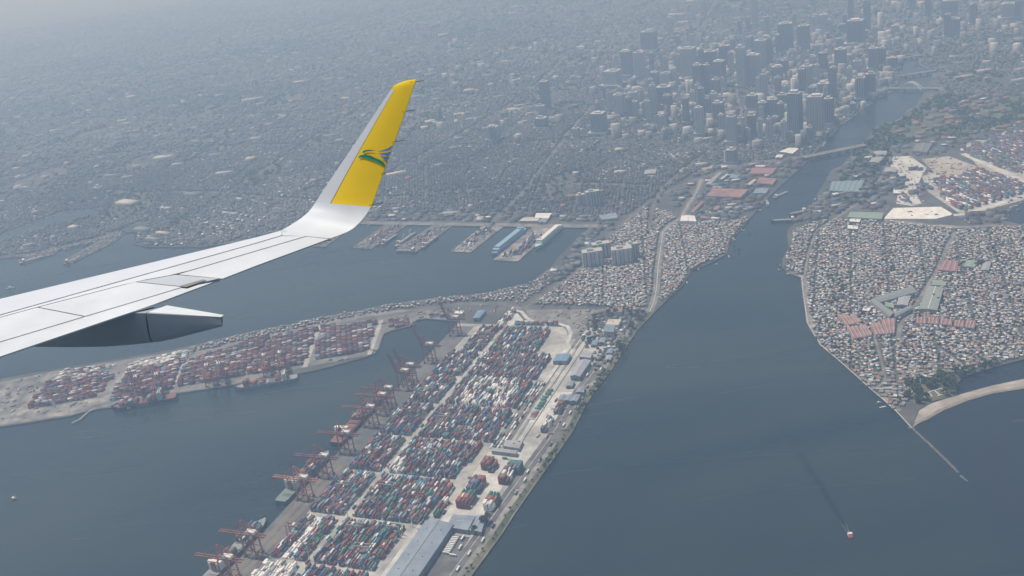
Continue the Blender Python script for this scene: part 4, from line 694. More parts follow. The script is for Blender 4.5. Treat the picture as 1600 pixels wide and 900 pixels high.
for v0 in (303, 309, 316, 322):                                  # boxes on trailers
    u_ = 436.
    while u_ < 690:
        if RNG.random() < .68: stack(*YD(u_, v0), ANG, 1, 'dark' if RNG.random() < .6 else 'white', z0=3.9, tag=300)
        u_ += 14.5
for k in range(22): stack(*YD(545+k*5.4, 343+RNG.uniform(-2, 2)), ANG+pi/2+.1, 1+(RNG.random() < .4), 'green' if k > 9 else 'mix', tag=301)
for k in range(9):
    for j in range(3): stack(*(G(808+k*7.4, 507.5-.02*k)[:2]+U*j*2.7), ANG-pi/2, int(RNG.integers(1, 4)), 'red' if k > 6 else 'mix', tag=302)
block(GP([(772, 515)])[0], U, V, 8, 7, lambda i, j: 'white' if RNG.random() < .45 else 'mix', (1.5, 3.5), 303)
# left terminal
EL = G(572, 557)[:2]-G(280, 615)[:2]; EL /= np.linalg.norm(EL); NL = np.array([-EL[1], EL[0]])
def pin(p, P):
    r = False; n = len(P); x, y = p
    for i in range(n):
        x1, y1 = P[i]; x2, y2 = P[(i+1) % n]
        if (y1 > y) != (y2 > y) and x < (x2-x1)*(y-y1)/(y2-y1)+x1: r = not r
    return r
def fieldblock(quad, ex, pal, hp, tag, rows=6, aisle=8.5, gap=.05):
    P = np.array(gpts(quad)); ey = np.array([-ex[1], ex[0]]); c = P.mean(0); s = (P-c)@ex; t_ = (P-c)@ey; j = 0; y = t_.min(); a = math.atan2(ex[1], ex[0]); ph = RNG.uniform(0, 6, 2)
    while y < t_.max():
        x = s.min(); i = 0
        while x < s.max():
            p = c+ex*x+ey*y
            if pin(p, P) and RNG.random() > gap:
                h = int(round(hp[0]+(hp[1]-hp[0])*(.5+.5*sin(i*.9+ph[0])*cos(j*.5+ph[1]))+RNG.normal(0, .8))); stack(*p, a, max(1, min(5, h)), pal(i, j) if callable(pal) else pal, tag=tag)
            x += 12.9; i += 1
        y += 2.75; j += 1
        if j % rows == 0: y += aisle
fieldblock([(489, 563), (573, 549), (588, 505), (505, 514)], EL, 'red', (2.5, 4.5), 400); fieldblock([(382, 588), (474, 569), (496, 515), (428, 527)], EL, 'red', (2.5, 4.5), 401); fieldblock([(274, 605), (380, 587), (421, 528), (296, 564)], EL, 'red', (2.5, 4.5), 402)
fieldblock([(168, 628), (266, 609), (288, 564), (203, 581)], EL, 'red', (2.4, 4.4), 403); fieldblock([(196, 580), (292, 562), (302, 549), (215, 567)], EL, 'white', (2, 3.5), 404, rows=3, aisle=5); fieldblock([(40, 640), (152, 620), (178, 588), (78, 600)], EL, 'red', (1.8, 4), 405); fieldblock([(85, 596), (168, 590), (180, 570), (92, 580)], EL, lambda i, j: 'white' if RNG.random() < .6 else 'red', (1, 2.5), 406, gap=.35)
fieldblock([(605, 516), (640, 508), (640, 497), (605, 503)], EL, 'red', (1, 3), 407, gap=.3); fieldblock([(650, 496), (698, 498), (702, 492), (655, 489)], EL, 'dark', (1, 1.5), 408, rows=1, aisle=10, gap=.4)
# boxes on the old piers
EP = G(734, 393)[:2]-G(704, 393)[:2]; EP /= np.linalg.norm(EP); EQ = np.array([-EP[1], EP[0]])
fieldblock([(718, 386), (733, 387), (748, 375), (738, 371)], EQ, 'dark', (1, 2.5), 420, rows=3, aisle=5, gap=.2); fieldblock([(745, 368), (757, 369), (772, 357), (760, 356)], EQ, 'dark', (1, 2.5), 420, rows=3, aisle=5, gap=.3); fieldblock([(800, 400), (815, 398), (848, 368), (832, 366)], EQ, 'dark', (1, 2.8), 420, rows=4, aisle=5, gap=.15); fieldblock([(565, 383), (580, 382), (625, 354), (608, 354)], EQ, 'mix', (1, 2.2), 420, rows=2, aisle=8, gap=.45); fieldblock([(632, 385), (652, 384), (692, 356), (680, 356)], EQ, 'mix', (1, 2.2), 420, rows=2, aisle=9, gap=.5); fieldblock([(783, 402), (796, 403), (806, 395), (795, 393)], EQ, 'dark', (1, 2), 420, rows=3, aisle=6, gap=.4)
# depot on the right
ED = G(1550, 317)[:2]-G(1452, 287)[:2]; ED /= np.linalg.norm(ED)
fieldblock([(1453, 283), (1500, 276), (1532, 268), (1600, 292), (1760, 330), (1760, 268), (1600, 302), (1508, 330)][:2]+[(1532, 266), (1605, 290), (1605, 302), (1508, 331)], ED, 'dark', (2.5, 4.2), 410, rows=5, aisle=10); fieldblock([(1502, 238), (1545, 222), (1605, 203), (1605, 275), (1560, 262)], ED, 'dark', (2.5, 4.2), 411, rows=5, aisle=10)
fieldblock([(1468, 306), (1480, 303), (1518, 322), (1500, 330)], ED, lambda i, j: ['slate', 'mix', 'rust', 'white', 'mix'][j//3 % 5], (4, 5), 412, rows=99); fieldblock([(1430, 288), (1446, 287), (1458, 296), (1436, 298)], ED, 'slate', (1.5, 3), 413); fieldblock([(1402, 300), (1415, 305), (1425, 318), (1408, 314)], ED, 'dark', (1, 3), 414, gap=.2)
_xy = np.array([c[:2] for c in CT]); _ok = inside(_xy, NP_) | inside(_xy, SP_) | (np.array([c[7] for c in CT]) == 420); CT = [c for c, k in zip(CT, _ok) if k]
CA = np.array([(c[0], c[1], c[2], c[3], c[4], c[5], c[6], c[7]) for c in CT], float)
pq, pd = PX(CA[:, :3]+np.array([0, 0, 2.6])); vis = (pq[:, 0] > 330) & (pq[:, 0] < 1590) & (pq[:, 1] < 893) & (CA[:, 6] > 0) & (CA[:, 4] > 10) & (CA[:, 7] < 400)
oi = np.argsort(np.where(vis, pd, 1e9)); pick = oi[:300]; restm = np.ones(len(CA), bool); restm[pick] = False
def cont_mass(name, label, sel):
    X = CA[sel]; N = len(X); c = CC[X[:, 5].astype(int)]*RNG.uniform(.8, 1.2, (N, 1)); v, f, cc = box_mass(X[:, :2], np.c_[X[:, 4], np.full(N, 2.44)], X[:, 3], np.full(N, 2.56), c*.95+.02, c, X[:, 2]); link(name, mesh_np(name, v, f, cc, [M_ATTR]), label=label, cat='containers', kind='stuff')
tg = CA[:, 7]
cont_mass('shipping_container', 'stacked shipping containers filling the peninsula terminal yard', restm & (tg < 400)); cont_mass('shipping_container', 'red and maroon containers in rows on the left terminal', restm & (tg >= 400) & (tg < 409)); cont_mass('shipping_container', 'dark container rows in the right-bank depot', restm & (tg >= 410) & (tg < 420)); cont_mass('shipping_container', 'loose containers standing on the old harbour piers', restm & (tg == 420))
cm = {}; LK2 = [('the huge warehouse far end', YD(180, 310)), ('the lowest quay crane', YD(20, 60)), ('the long pale aisle', YD(110, 131)), ('the huge warehouse corner at bottom', YD(50, 262)), ('the dark-fronted gate building', YD(420, 300))]
cn2 = {}
lk = {int(i): min(range(5), key=lambda j: np.linalg.norm(LK2[j][1]-CA[i, :2])) for i in pick}
for i in sorted(map(int, pick), key=lambda i: np.linalg.norm(LK2[lk[i]][1]-CA[i, :2])):
    k = int(CA[i, 5])
    if k not in cm:
        mb = MB(); mb.box(-6.04, 6.04, -1.17, 1.17, .1, 2.5)
        for sx in (-1, 1):
            for sy in (-1, 1): mb.box(sx*6.02-.08, sx*6.02+.08, sy*1.14-.08, sy*1.14+.08, 0, 2.59)
        mb.box(-6.1, 6.1, -1.22, -1.1, 2.47, 2.6); mb.box(-6.1, 6.1, 1.1, 1.22, 2.47, 2.6)
        cm[k] = mb.mesh('shipping_container', paint('box_'+CN[k].replace(' ', '_'), tuple(CC[k]), noise=.2, scale=.5))
    cn2[(k, lk[i])] = cn2.get((k, lk[i]), 0)+1
    link('shipping_container', cm[k], None, tuple(CA[i, :3]), CA[i, 3], '%s top container, %s of its colour to %s' % (CN[k], ordinal(cn2[(k, lk[i])]), LK2[lk[i]][0]), 'container', 'stacked containers of the terminal yard')

# ================================================================ QUAY CRANES
MCR = [paint('crane_red', (.31, .125, .085), noise=.15), paint('crane_rust', (.26, .11, .09), noise=.15), paint('crane_orange', (.50, .21, .12), noise=.15)]; M_HOUSE = paint('machinery_white', (.72, .70, .64)); M_DARK = paint('dark_steel', (.05, .05, .055)); M_GREY = paint('grey_steel', (.38, .40, .41)); M_GLASS = M_PANE
def quay_crane(label, loc, rz, m, up=False, k=1.0):
    """x inland, y along the quay"""
    o = thing('quay_crane', label, 'crane', loc, rz, 'ship-to-shore quay cranes'); H = 41
    for x in (6, 28):
        for y in (-9, 9): MB().bar((x, y, .6), (x, y*.82, H), 1.7, 1.9).build('leg', m, o); MB().box(x-1, x+1, y-4, y+4, 0, 1.4).build('bogie', M_DARK, o)
    for x in (6, 28): MB().bar((x, -9, 9), (x, 9, 9), 1.3, 1.8).build('sill_beam', m, o); MB().bar((x, -8.5, H-1), (x, 8.5, H-1), 1.5, 2).build('cross_beam', m, o)
    for y in (-8.6, 8.6): MB().bar((6, y, 14), (28, y, 14), 1.2, 1.6).build('portal_beam', m, o); MB().bar((6, y, 14), (28, y*.96, H-3), .8).build('brace', m, o)
    g = MB()
    for y in (-3.2, 3.2): g.bar((3, y, H), (50, y, H), 1.3, 2.4)
    for x in range(8, 51, 7): g.bar((x, -3.2, H+.4), (x, 3.2, H+.4), .6)
    g.build('back_girder', m, o); bm = MB(); L = 46
    f_ = (lambda s, y, z: (3-s*cos(1.25), y, H+s*sin(1.25)+z)) if up else (lambda s, y, z: (3-s, y, H+z))
    for y in (-3.0, 3.0): bm.bar(f_(0, y, 0), f_(L, y, 0), 1.2, 2.2)
    for s in range(3, L+1, 6): bm.bar(f_(s, -3, .3), f_(s, 3, .3), .6)
    for y in (-3.0, 3.0):
        for s in range(0, L-6, 6): bm.bar(f_(s, y, 1), f_(s+6, -y, 1), .35)
    bm.build('boom', m, o); a = MB()
    for y in (-4, 4): a.bar((6, y*1.7, H), (7, y*.5, H+25), 1.3); a.bar((28, y*1.6, H), (9, y*.5, H+24), 1.0)
    a.bar((7, -2.4, H+25), (7, 2.4, H+25), 1.4); a.bar((6.4, -5, H+11), (6.4, 5, H+11), .8); a.build('apex_frame', m, o)
    for y in (-2.4, 2.4):
        MB().bar((7, y, H+25), f_(L*.62, y, 1), .45).build('forestay', m, o); MB().bar((7, y, H+25), (46, y, H+1), .45).build('backstay', m, o)
    h = MB(); h.box(14, 31, -4.2, 4.2, H+2.2, H+7); hh = h.build('machinery_house', M_HOUSE, o); MB().box(13.6, 31.4, -4.5, 4.5, H+7.02, H+7.5).build('house_roof', M_HOUSE, hh)
    x = -12 if not up else 16; MB().box(x-2, x+2, -2.5, 2.5, H-3.5, H-1.3).build('trolley', M_DARK, o); MB().box(x+2.2, x+4.4, 1, 3, H-5, H-2.2).build('operator_cab', M_GLASS, o); return o
CRV = atan_v = math.atan2(V[1], V[0])
for i, (px, py, up, lb) in enumerate([(373, 872, 0, 'lowest red quay crane, above the white ship bridge at the bottom edge'), (405, 833, 0, 'second quay crane from the bottom, beside a white hatch house'), (473, 745, 0, 'orange quay crane working the ship with the green bridge'), (505, 711, 0, 'quay crane over the blue and green deck boxes'), (540, 675, 0, 'quay crane below the white bridge of the middle ship'), (586, 635, 0, 'quay crane with long lowered boom over red deck boxes'), (605, 616, 0, 'near one of two quay cranes standing close together with lowered booms'), (606, 605, 0, 'far one of two quay cranes standing close together with lowered booms'),
      (631, 578, 1, 'left one of the pair of quay cranes with raised booms'), (639, 569, 1, 'right one of the pair of quay cranes with raised booms'), (673, 537, 1, 'single raised-boom quay crane beside the dock basin'), (712, 495, 1, 'farthest quay crane at the inner corner of the dock basin')]):
    u_, v_ = UV(px, py, 2.9+46); quay_crane(lb, (*YD(u_, 5), 2.95), CRV, MCR[[0, 0, 2, 1, 1, 0, 0, 1, 1, 1, 1, 1][i]], bool(up))
for i, (px, py, lb) in enumerate([(211, 589, 'leftmost quay crane of the left terminal'), (244, 585, 'quay crane behind the bridge of the navy ship'), (322, 571, 'left crane of the pair on the empty left-terminal berth'), (341, 568, 'right crane of the pair on the empty left-terminal berth'), (412, 555, 'left crane over the grey ship with orange hatches'), (437, 551, 'right crane over the grey ship with orange hatches')]):
    g = G(px, py, 48.9)[:2]; quay_crane(lb, (*(g-NL*22), 2.85), math.atan2(NL[1], NL[0]), MCR[i % 2], i == 0)
# yard gantries and light masts
def gantry(label, loc, rz, m):
    o = thing('yard_gantry', label, 'gantry crane', loc, rz, 'rubber-tyred yard gantries'); 
    for x in (-12, 12):
        for y in (-5, 5): MB().bar((x, y, .8), (x, y*.8, 20), .9).build('leg', m, o); MB().box(x-.6, x+.6, y-1.6, y+1.6, 0, 1.2).build('wheel_bogie', M_DARK, o)
        MB().bar((x, -5.5, 2), (x, 5.5, 2), .9, 1.2).build('sill_beam', m, o)
    for y in (-4, 4): MB().bar((-13.5, y, 20.5), (13.5, y, 20.5), 1.0, 1.8).build('girder', m, o)
    x = random.uniform(-8, 8); MB().box(x-2, x+2, -3.4, 3.4, 21.5, 23.4).build('trolley', M_HOUSE, o)
GT = [(118, 72), (90, 225), (250, 90), (262, 180), (240, 230), (380, 205), (350, 90), (505, 180), (520, 90), (610, 90), (640, 275), (745, 160), (770, 230), (880, 120), (150, 250), (140, 175)]
GN = ['lowest', 'second lowest', 'third lowest', 'fourth', 'fifth', 'sixth', 'seventh', 'eighth', 'ninth', 'tenth', 'eleventh', 'twelfth', 'thirteenth', 'fourteenth', 'second farthest', 'farthest']
for i, (u_, v_) in enumerate(sorted(GT)):
    c0 = min((54, 77.5, 101, 140, 163, 186, 209, 232, 255), key=lambda s: abs(s+8-v_)); gantry('%s yard gantry up the terminal, straddling container rows %s the pale aisle' % (GN[i], 'left of' if c0 < 125 else 'right of'), (*YD(u_, c0+9.4), 2.7), CRV, [M_GREY, MCR[1], M_GREY][i % 3])
for i, (u_, v_) in enumerate([(60, 129), (172, 140), (176, 262), (310, 131), (312, 262), (440, 131), (442, 262), (570, 131), (688, 131), (690, 262), (810, 131)]):
    o = thing('light_mast', '%s pale light mast up the yard, standing %s' % (['lowest', 'second', 'third', 'fourth', 'fifth', 'sixth', 'seventh', 'eighth', 'ninth', 'tenth', 'farthest'][i], 'at the pale aisle' if v_ < 200 else 'at the right end of a cross lane'), 'light mast', (*YD(u_, v_), 2.7), 0, 'yard light masts'); MB().cyl((0, 0), .6, 0, 34, 8, .3).build('pole', M_HOUSE, o); MB().box(-2.2, 2.2, -2.2, 2.2, 33.6, 34.6).build('lamp_ring', M_GREY, o)

# ================================================================ SHIPS AND BOATS
def hull_pts(L, W, bow=.16, stern=.05):
    return [(-L/2, -W*.42), (-L/2+L*stern, -W/2), (L/2-L*bow, -W/2), (L/2-L*bow*.45, -W*.34), (L/2, 0), (L/2-L*bow*.45, W*.34), (L/2-L*bow, W/2), (-L/2+L*stern, W/2), (-L/2, W*.42)]
def ship(name, label, a, b_, W, Hh, hull, deck, cat='ship', bridge=(-.36, 5, 16), house=M_HOUSE, cargo=None, hatches=6, cranes=0, group=None, sup=None, boot=True, world=None, funnel=None, masts=True):
    """from stern a to bow b_ (world points on the waterline)"""
    a = np.array(a); b_ = np.array(b_); L = np.linalg.norm(b_-a); c = (a+b_)/2; rz = math.atan2(b_[1]-a[1], b_[0]-a[0]); o = thing(name, label, cat, (c[0], c[1], 0), rz, group)
    P = hull_pts(L, W); lo = [(x*.985-(.01*L if x > 0 else 0), y*.9) for x, y in P]; n = len(P); mb = MB()
    mb.add([(x, y, -1) for x, y in lo]+[(x, y, Hh+(Hh*.25 if x > L*.36 else 0)) for x, y in P], [(i, (i+1) % n, n+(i+1) % n, n+i) for i in range(n)]); mb.build('hull', hull, o)
    if boot: q = [(x*.992, y*.93) for x, y in P]; m2 = MB(); m2.add([(x*1.001, y*1.003, -.5) for x, y in [(x_*.987, y_*.913) for x_, y_ in P]]+[(x*1.003, y*1.005, 1.1) for x, y in q], [(i, (i+1) % n, n+(i+1) % n, n+i) for i in range(n)]); m2.build('boot_topping', MCR[0], o)
    MB().prism([(x*.985, y*.96) for x, y in P], Hh-.8, Hh-.3).build('deck', deck, o)
    if sup:
        for (x0, x1, wy, z0, z1, m_) in sup: MB().box(x0*L, x1*L, -W*wy, W*wy, Hh-.3+z0, Hh-.3+z1).build('superstructure', m_, o)
    bx, bl, bh = bridge
    if bh:
        s = MB(); s.box(bx*L-bl, bx*L+bl, -W*.44, W*.44, Hh-.3, Hh+bh*.72); br = s.build('bridge', house, o); MB().box(bx*L-bl*.7, bx*L+bl*.8, -W*.5, W*.5, Hh+bh*.72+.02, Hh+bh*.9).build('wheelhouse', house, br)
        MB().box(bx*L+bl*.8, bx*L+bl*.84, -W*.46, W*.46, Hh+bh*.76, Hh+bh*.87).build('window', M_PANE, br); MB().box(bx*L-bl*1.5, bx*L-bl*.95, -W*.14, W*.14, Hh, Hh+bh*1.02).build('funnel', funnel or MCR[0], o)
        if masts: MB().cyl((bx*L, 0), .25, Hh+bh*.9, Hh+bh*.9+7, 6, .1).build('mast', M_GREY, br)
    x0 = bx*L+bl*1.5 if bx < 0 else -L*.42; x1 = L*.36 if bx < 0 else bx*L-bl*1.5
    for i in range(hatches):
        s = (x1-x0)/hatches; MB().box(x0+s*i+1, x0+s*(i+1)-1, -W*.4, W*.4, Hh-.3, Hh+1.2).build('hatch_cover', cargo if (cargo and not isinstance(cargo, str)) else deck, o)
    for i in range(cranes):
        x = x0+(x1-x0)*(i+.5)/cranes; m_ = MB(); m_.cyl((x, 0), 1, Hh, Hh+14, 8, .8); m_.bar((x, 0, Hh+13), (x+12, 0, Hh+18), .8); m_.build('deck_crane', house, o)
    if masts: MB().cyl((L*.42, 0), .3, Hh, Hh+11, 6, .12).build('foremast', M_GREY, o)
    if isinstance(cargo, str):                                   # boxes on deck
        X = []; s = (x1-x0)/hatches
        for i in range(hatches):
            if RNG.random() < .2: continue
            hh = RNG.integers(2, 6)
            for j in range(int(W*.84/2.6)):
                for k in range(max(1, hh-int(RNG.integers(0, 2)))): X.append((x0+s*(i+.5), -W*.42+2.6*(j+.5), Hh+1.25+2.6*k, RNG.choice(14, p=np.array(CWT[cargo])/sum(CWT[cargo]))))
        X = np.array(X); N = len(X); cs, sn = cos(rz), sin(rz); xy = np.stack([c[0]+X[:, 0]*cs-X[:, 1]*sn, c[1]+X[:, 0]*sn+X[:, 1]*cs], 1); cl = CC[X[:, 3].astype(int)]
        v, f, cc = box_mass(xy, np.tile([min(12.19, s-.6), 2.44], (N, 1)), np.full(N, rz), np.full(N, 2.56), cl, cl, X[:, 2]); link('deck_container', mesh_np('deck_container', v, f, cc, [M_ATTR]), label='containers stacked on the deck of the '+label, cat='containers', kind='stuff')
    return o
HN = paint('hull_navy', (.03, .045, .075)); HB = paint('hull_blue', (.07, .14, .26)); HG = paint('hull_grey', (.20, .23, .26)); HR = paint('hull_red', (.26, .07, .05)); HK = paint('hull_black', (.03, .03, .035)); DK = paint('deck_green', (.16, .22, .19)); DR = paint('deck_oxide', (.20, .09, .075)); DG = paint('deck_grey', (.26, .27, .27)); MINT = paint('mint_paint', (.48, .60, .56)); ORC = paint('hatch_orange', (.34, .13, .10)); SKY = paint('ferry_blue', (.24, .38, .50)); AQ = paint('ferry_aqua', (.50, .66, .64))
q0, q1 = UV(455, 797, 4)[0], 372
ship('container_ship', 'blue container ship with a green-white bridge alongside the lower quay', YD(195, -17), YD(372, -17), 27, 9, HB, DK, bridge=(-.24, 6, 19), house=MINT, cargo='red', hatches=7)
ship('container_ship', 'dark container ship with a white bridge alongside the middle quay', YD(396, -18), YD(585, -18), 29, 9, HN, DR, bridge=(-.33, 6, 19), cargo='red', hatches=8)
ship('container_ship', 'cargo ship with white bridge at the bottom of the quay', YD(-30, -16), YD(150, -16), 26, 8.5, HK, DG, bridge=(-.3, 6, 17), cargo='dark', hatches=6)
E1 = G(175, 640, 3)[:2]; E2 = G(277, 621, 3)[:2]
ls = ship('container_ship', 'navy container ship with red deck boxes at the left terminal', E2, E1, 27, 10, HN, DR, bridge=(-.26, 5, 21), house=MINT, cargo='red', hatches=8)
ship('container_ship', 'grey-blue ship with orange hatches and a white bridge at the left terminal', G(466, 590, 3)[:2], G(366, 608, 3)[:2], 24, 8, HG, DG, bridge=(-.30, 5, 17), cargo='orange', hatches=5)
fc = bpy.data.curves.new('lettering_curve', 'FONT'); fc.body = 'LINES'; fc.size = 7.5; fc.extrude = .05; fc.space_character = 1.5; _t = bpy.data.objects.new('lettering_source', fc); COL.objects.link(_t); bpy.context.view_layer.update(); _me = bpy.data.meshes.new_from_object(_t.evaluated_get(bpy.context.evaluated_depsgraph_get())); bpy.data.objects.remove(_t); _me.materials.clear(); _me.materials.append(M_HOUSE); lo_ = link('hull_lettering', _me, ls)
Lh = np.linalg.norm(E2-E1); lo_.rotation_euler = (pi/2, 0, pi); lo_.location = (Lh*.10, 13.45, 3.2)
for x in (0.21, 0.24): MB().box(Lh*x-1.6, Lh*x+1.6, 13.3, 13.5, 3.4, 7.6).build('hull_lettering', M_HOUSE, ls)
ship('ferry', 'sky-blue passenger ferry on the left side of the broad pier', G(772, 397, 4)[:2], G(822, 357, 4)[:2], 22, 8, SKY, SKY, 'ferry', bridge=(.33, 6, 14), house=SKY, hatches=0, sup=[(-.46, .36, .46, 0, 7, SKY), (-.40, .30, .38, 7, 11, SKY)], funnel=SKY)
ship('ferry', 'pale aqua passenger ferry on the right side of the broad pier', G(876, 354, 4)[:2], G(836, 389, 4)[:2], 20, 8, AQ, AQ, 'ferry', bridge=(.30, 6, 13), house=M_HOUSE, hatches=0, sup=[(-.46, .32, .46, 0, 6, AQ), (-.38, .26, .36, 6, 10, M_HOUSE)], funnel=AQ)
for i, (a, b_, W, m_, l) in enumerate([((652, 393), (618, 392), 14, HG, 'grey freighter lying across the head of the second pier'), ((659, 388), (685, 368), 15, HN, 'dark freighter on the right side of the second pier'), ((618, 386), (650, 363), 13, HG, 'grey coaster on the left side of the second pier'), ((596, 383), (622, 366), 12, HN, 'small dark coaster on the right side of the first pier'), ((30, 412), (72, 400), 18, HK, 'black-hulled ship by the leftmost old pier'), ((100, 413), (128, 401), 13, HG, 'grey ship by the second old pier at the left'),
  ((1246, 344), (1204, 346), 13, HK, 'dark ship moored nose-out at the right riverbank'), ((1262, 330), (1232, 336), 11, HG, 'grey barge moored above the dark nose-out ship'), ((1209, 309), (1232, 299), 12, HG, 'grey tug cluster barge off the left river quay'), ((1200, 322), (1198, 312), 8, DG, 'flat pontoon jutting from the left river quay')]):
    ship('cargo_ship', l, G(*a, 2)[:2], G(*b_, 2)[:2], W, 5 if i < 8 else 3.2, m_, DG, bridge=(-.32, 4, 9 if i < 8 else 5), hatches=3, cranes=2 if i < 3 else 0)
for i, (a, b_, W, m_, hm_, l) in enumerate([((1326.6, 834.5), (1330.5, 841), 7, paint('boat_orange', (.55, .13, .06)), M_HOUSE, 'small orange boat trailing a dark wake'), ((19, 782), (26, 778), 7, HK, M_HOUSE, 'lone small tug at the far left of the bay'), ((10, 451), (24, 449), 10, HG, M_HOUSE, 'small boat on the upper bay left of the wing'), ((1290, 222), (1284, 230), 6, HG, M_HOUSE, 'small boat under the river bridge')]):
    ship('motor_boat', l, G(*a, 1)[:2], G(*b_, 1)[:2], W, 2.2, m_, m_ if i == 0 else DG, 'boat', bridge=(-.1, 2.5, 4.5), hatches=0, house=hm_, boot=False, masts=i != 0)
BTS = {}
for i in range(30):
    x, y, w_ = random.choice([(1137, 399, 'the left shanty shore'), (1116, 411, 'the left shanty shore'), (1090, 422, 'the left shanty shore'), (1073, 441, 'the left shanty shore'), (1226, 400, 'the right shanty shore'), (1219, 412, 'the right shanty shore'), (1230, 429, 'the right shanty shore'), (1160, 359, 'the left shanty shore'), (1146, 373, 'the left shanty shore'), (1187, 329, 'the left river quay'), (1374, 628, 'the promenade jetty'), (1215, 420, 'the right shanty shore'), (1264, 322, 'the right river quay'), (1274, 309, 'the right river quay')]); p = G(x+random.uniform(-1, 3), y+random.uniform(-1, 4), 0)[:2]
    if inside(p[None], NP_)[0] or inside(p[None], SP_)[0]: continue
    th = random.uniform(0, 6.28); d_ = np.array([cos(th), sin(th)])*random.uniform(4, 7); k = ['grey', 'blue', 'white', 'black'][i % 4]; BTS[(k, w_)] = BTS.get((k, w_), 0)+1
    ship('outrigger_boat', '%s open boat off %s, %s found there' % (k, w_, ['first', 'second', 'third', 'fourth', 'fifth', 'sixth', 'seventh', 'eighth'][BTS[(k, w_)]-1]), p-d_, p+d_, 3, 1.2, [HG, HB, M_HOUSE, HK][i % 4], DG, 'boat', bridge=(-.1, 1.6, 2), hatches=0, boot=False, masts=False, group='boats moored off the shanty banks')
# wake of the orange boat: a slick smoothed by the passage
WK = bpy.data.materials.new('wake_slick'); WK.use_nodes = True; t = WK.node_tree; b = t.nodes['Principled BSDF']; b.inputs['Base Color'].default_value = (.010, .020, .024, 1); b.inputs['Roughness'].default_value = .18
at = t.nodes.new('ShaderNodeAttribute'); at.attribute_name = 'Col'; sp = t.nodes.new('ShaderNodeSeparateColor'); t.links.new(at.outputs['Color'], sp.inputs[0]); t.links.new(sp.outputs[0], b.inputs['Alpha'])
_p = np.array([(1328, 836), (1318, 818), (1303, 793), (1286, 764), (1264, 732), (1244, 700), (1222, 662), (1200, 640)], float); P = []; NW = 42; W5 = np.linspace(-1, 1, 9)
for i in range(NW+1):
    s = i/NW*7; k = min(int(s), 6); P.append(G(*(_p[k]+(_p[k+1]-_p[k])*(s-k)), 0)[:2])
vv = []; ff = []; fc_ = []
for i in range(NW+1):
    d_ = P[min(i+1, NW)]-P[max(i-1, 0)]; d_ /= np.linalg.norm(d_); n_ = np.array([-d_[1], d_[0]]); wd = 2+26*(i/NW)**.8; vv += [(*(P[i]+n_*wd/2*x), .12) for x in W5]
for i in range(NW):
    for j in range(8): ff.append((i*9+j, i*9+j+1, i*9+j+10, i*9+j+9)); s = (i+.5)/NW; fc_.append([min(1, s*8)*.9*(1-s)**1.1*(1-abs((W5[j]+W5[j+1])/2)**1.5)]*3)
link('wake', mesh_np('wake', np.array(vv), [np.array(ff)], [np.array(fc_)], [WK]), kind='structure')
P = [P[0], P[6]]
FO = mat('wake_foam', (0.13, 0.15, 0.15), .8, .3, .4)
for s in (-1, 1): strip('wake_foam', [P[0]+(P[1]-P[0])*t_+np.array([s*(.6+2.6*t_), s*.3]) for t_ in (0, .3, .6, 1.0)], .9, .2, FO)

# ================================================================ BRIDGES, BREAKWATER, VEHICLES
def deckline(o, a, b_, w_, z, m, n=6, pw=3):
    a = np.array(a); b_ = np.array(b_); d_ = (b_-a)/np.linalg.norm(b_-a); nn_ = np.array([-d_[1], d_[0]]); L = np.linalg.norm(b_-a)
    MB().bar((*a, z), (*b_, z), w_, 1.6).build('deck', m, o)
    for s in (-1, 1): MB().bar((*(a+nn_*s*w_/2), z+1.3), (*(b_+nn_*s*w_/2), z+1.3), .5, 1.1).build('parapet', M_HOUSE, o)
    for i in range(1, n): p = a+d_*L*i/n; MB().bar((*(p-nn_*w_*.42), z/2-1), (*(p+nn_*w_*.42), z/2-1), pw, z).build('pier', WALL, o)
o = thing('road_bridge', 'wide flat road bridge across the river mouth narrows', 'bridge'); deckline(o, G(1255, 246, 11)[:2], G(1352, 226, 11)[:2], 24, 11, M_ROAD2, 7)
o = thing('arch_bridge', 'white twin-arch bridge over the upper river', 'bridge'); a, b_ = G(1402, 138, 9)[:2], G(1450, 138, 9)[:2]; deckline(o, a-(b_-a)*.6, b_+(b_-a)*.5, 22, 9, M_ROAD2, 5)
a, b_ = G(1407, 138, 10)[:2], G(1440, 139, 10)[:2]; d_ = b_-a; L = np.linalg.norm(d_); d_ = d_/L; nn_ = np.array([-d_[1], d_[0]]); WH = paint('arch_white', (.80, .80, .78))
for s in (-1, 1):
    am = MB(); pr = None
    for k in range(17):
        t_ = k/16; q = a+d_*L*t_+nn_*s*(10-3.5*sin(pi*t_)); p3 = (*q, 10+L*.30*sin(pi*t_)**.9)
        if pr: am.bar(pr, p3, 4.2)
        pr = p3
    am.build('arch', WH, o)
    for k in range(2, 15): t_ = k/16; q = a+d_*L*t_; MB().bar((*(q+nn_*s*10), 10), (*(q+nn_*s*(10-3.5*sin(pi*t_))), 10+L*.30*sin(pi*t_)**.9), .35).build('hanger', WH, o)
o = thing('road_bridge', 'low bridge just upstream of the white arch', 'bridge'); deckline(o, G(1404, 119, 9)[:2], G(1462, 110, 9)[:2], 18, 9, M_ROAD2, 5, 5)
o = thing('road_bridge', 'farthest low bridge at the top of the river', 'bridge'); deckline(o, G(1398, 92, 9)[:2], G(1442, 86, 9)[:2], 18, 9, M_ROAD2, 5, 5)
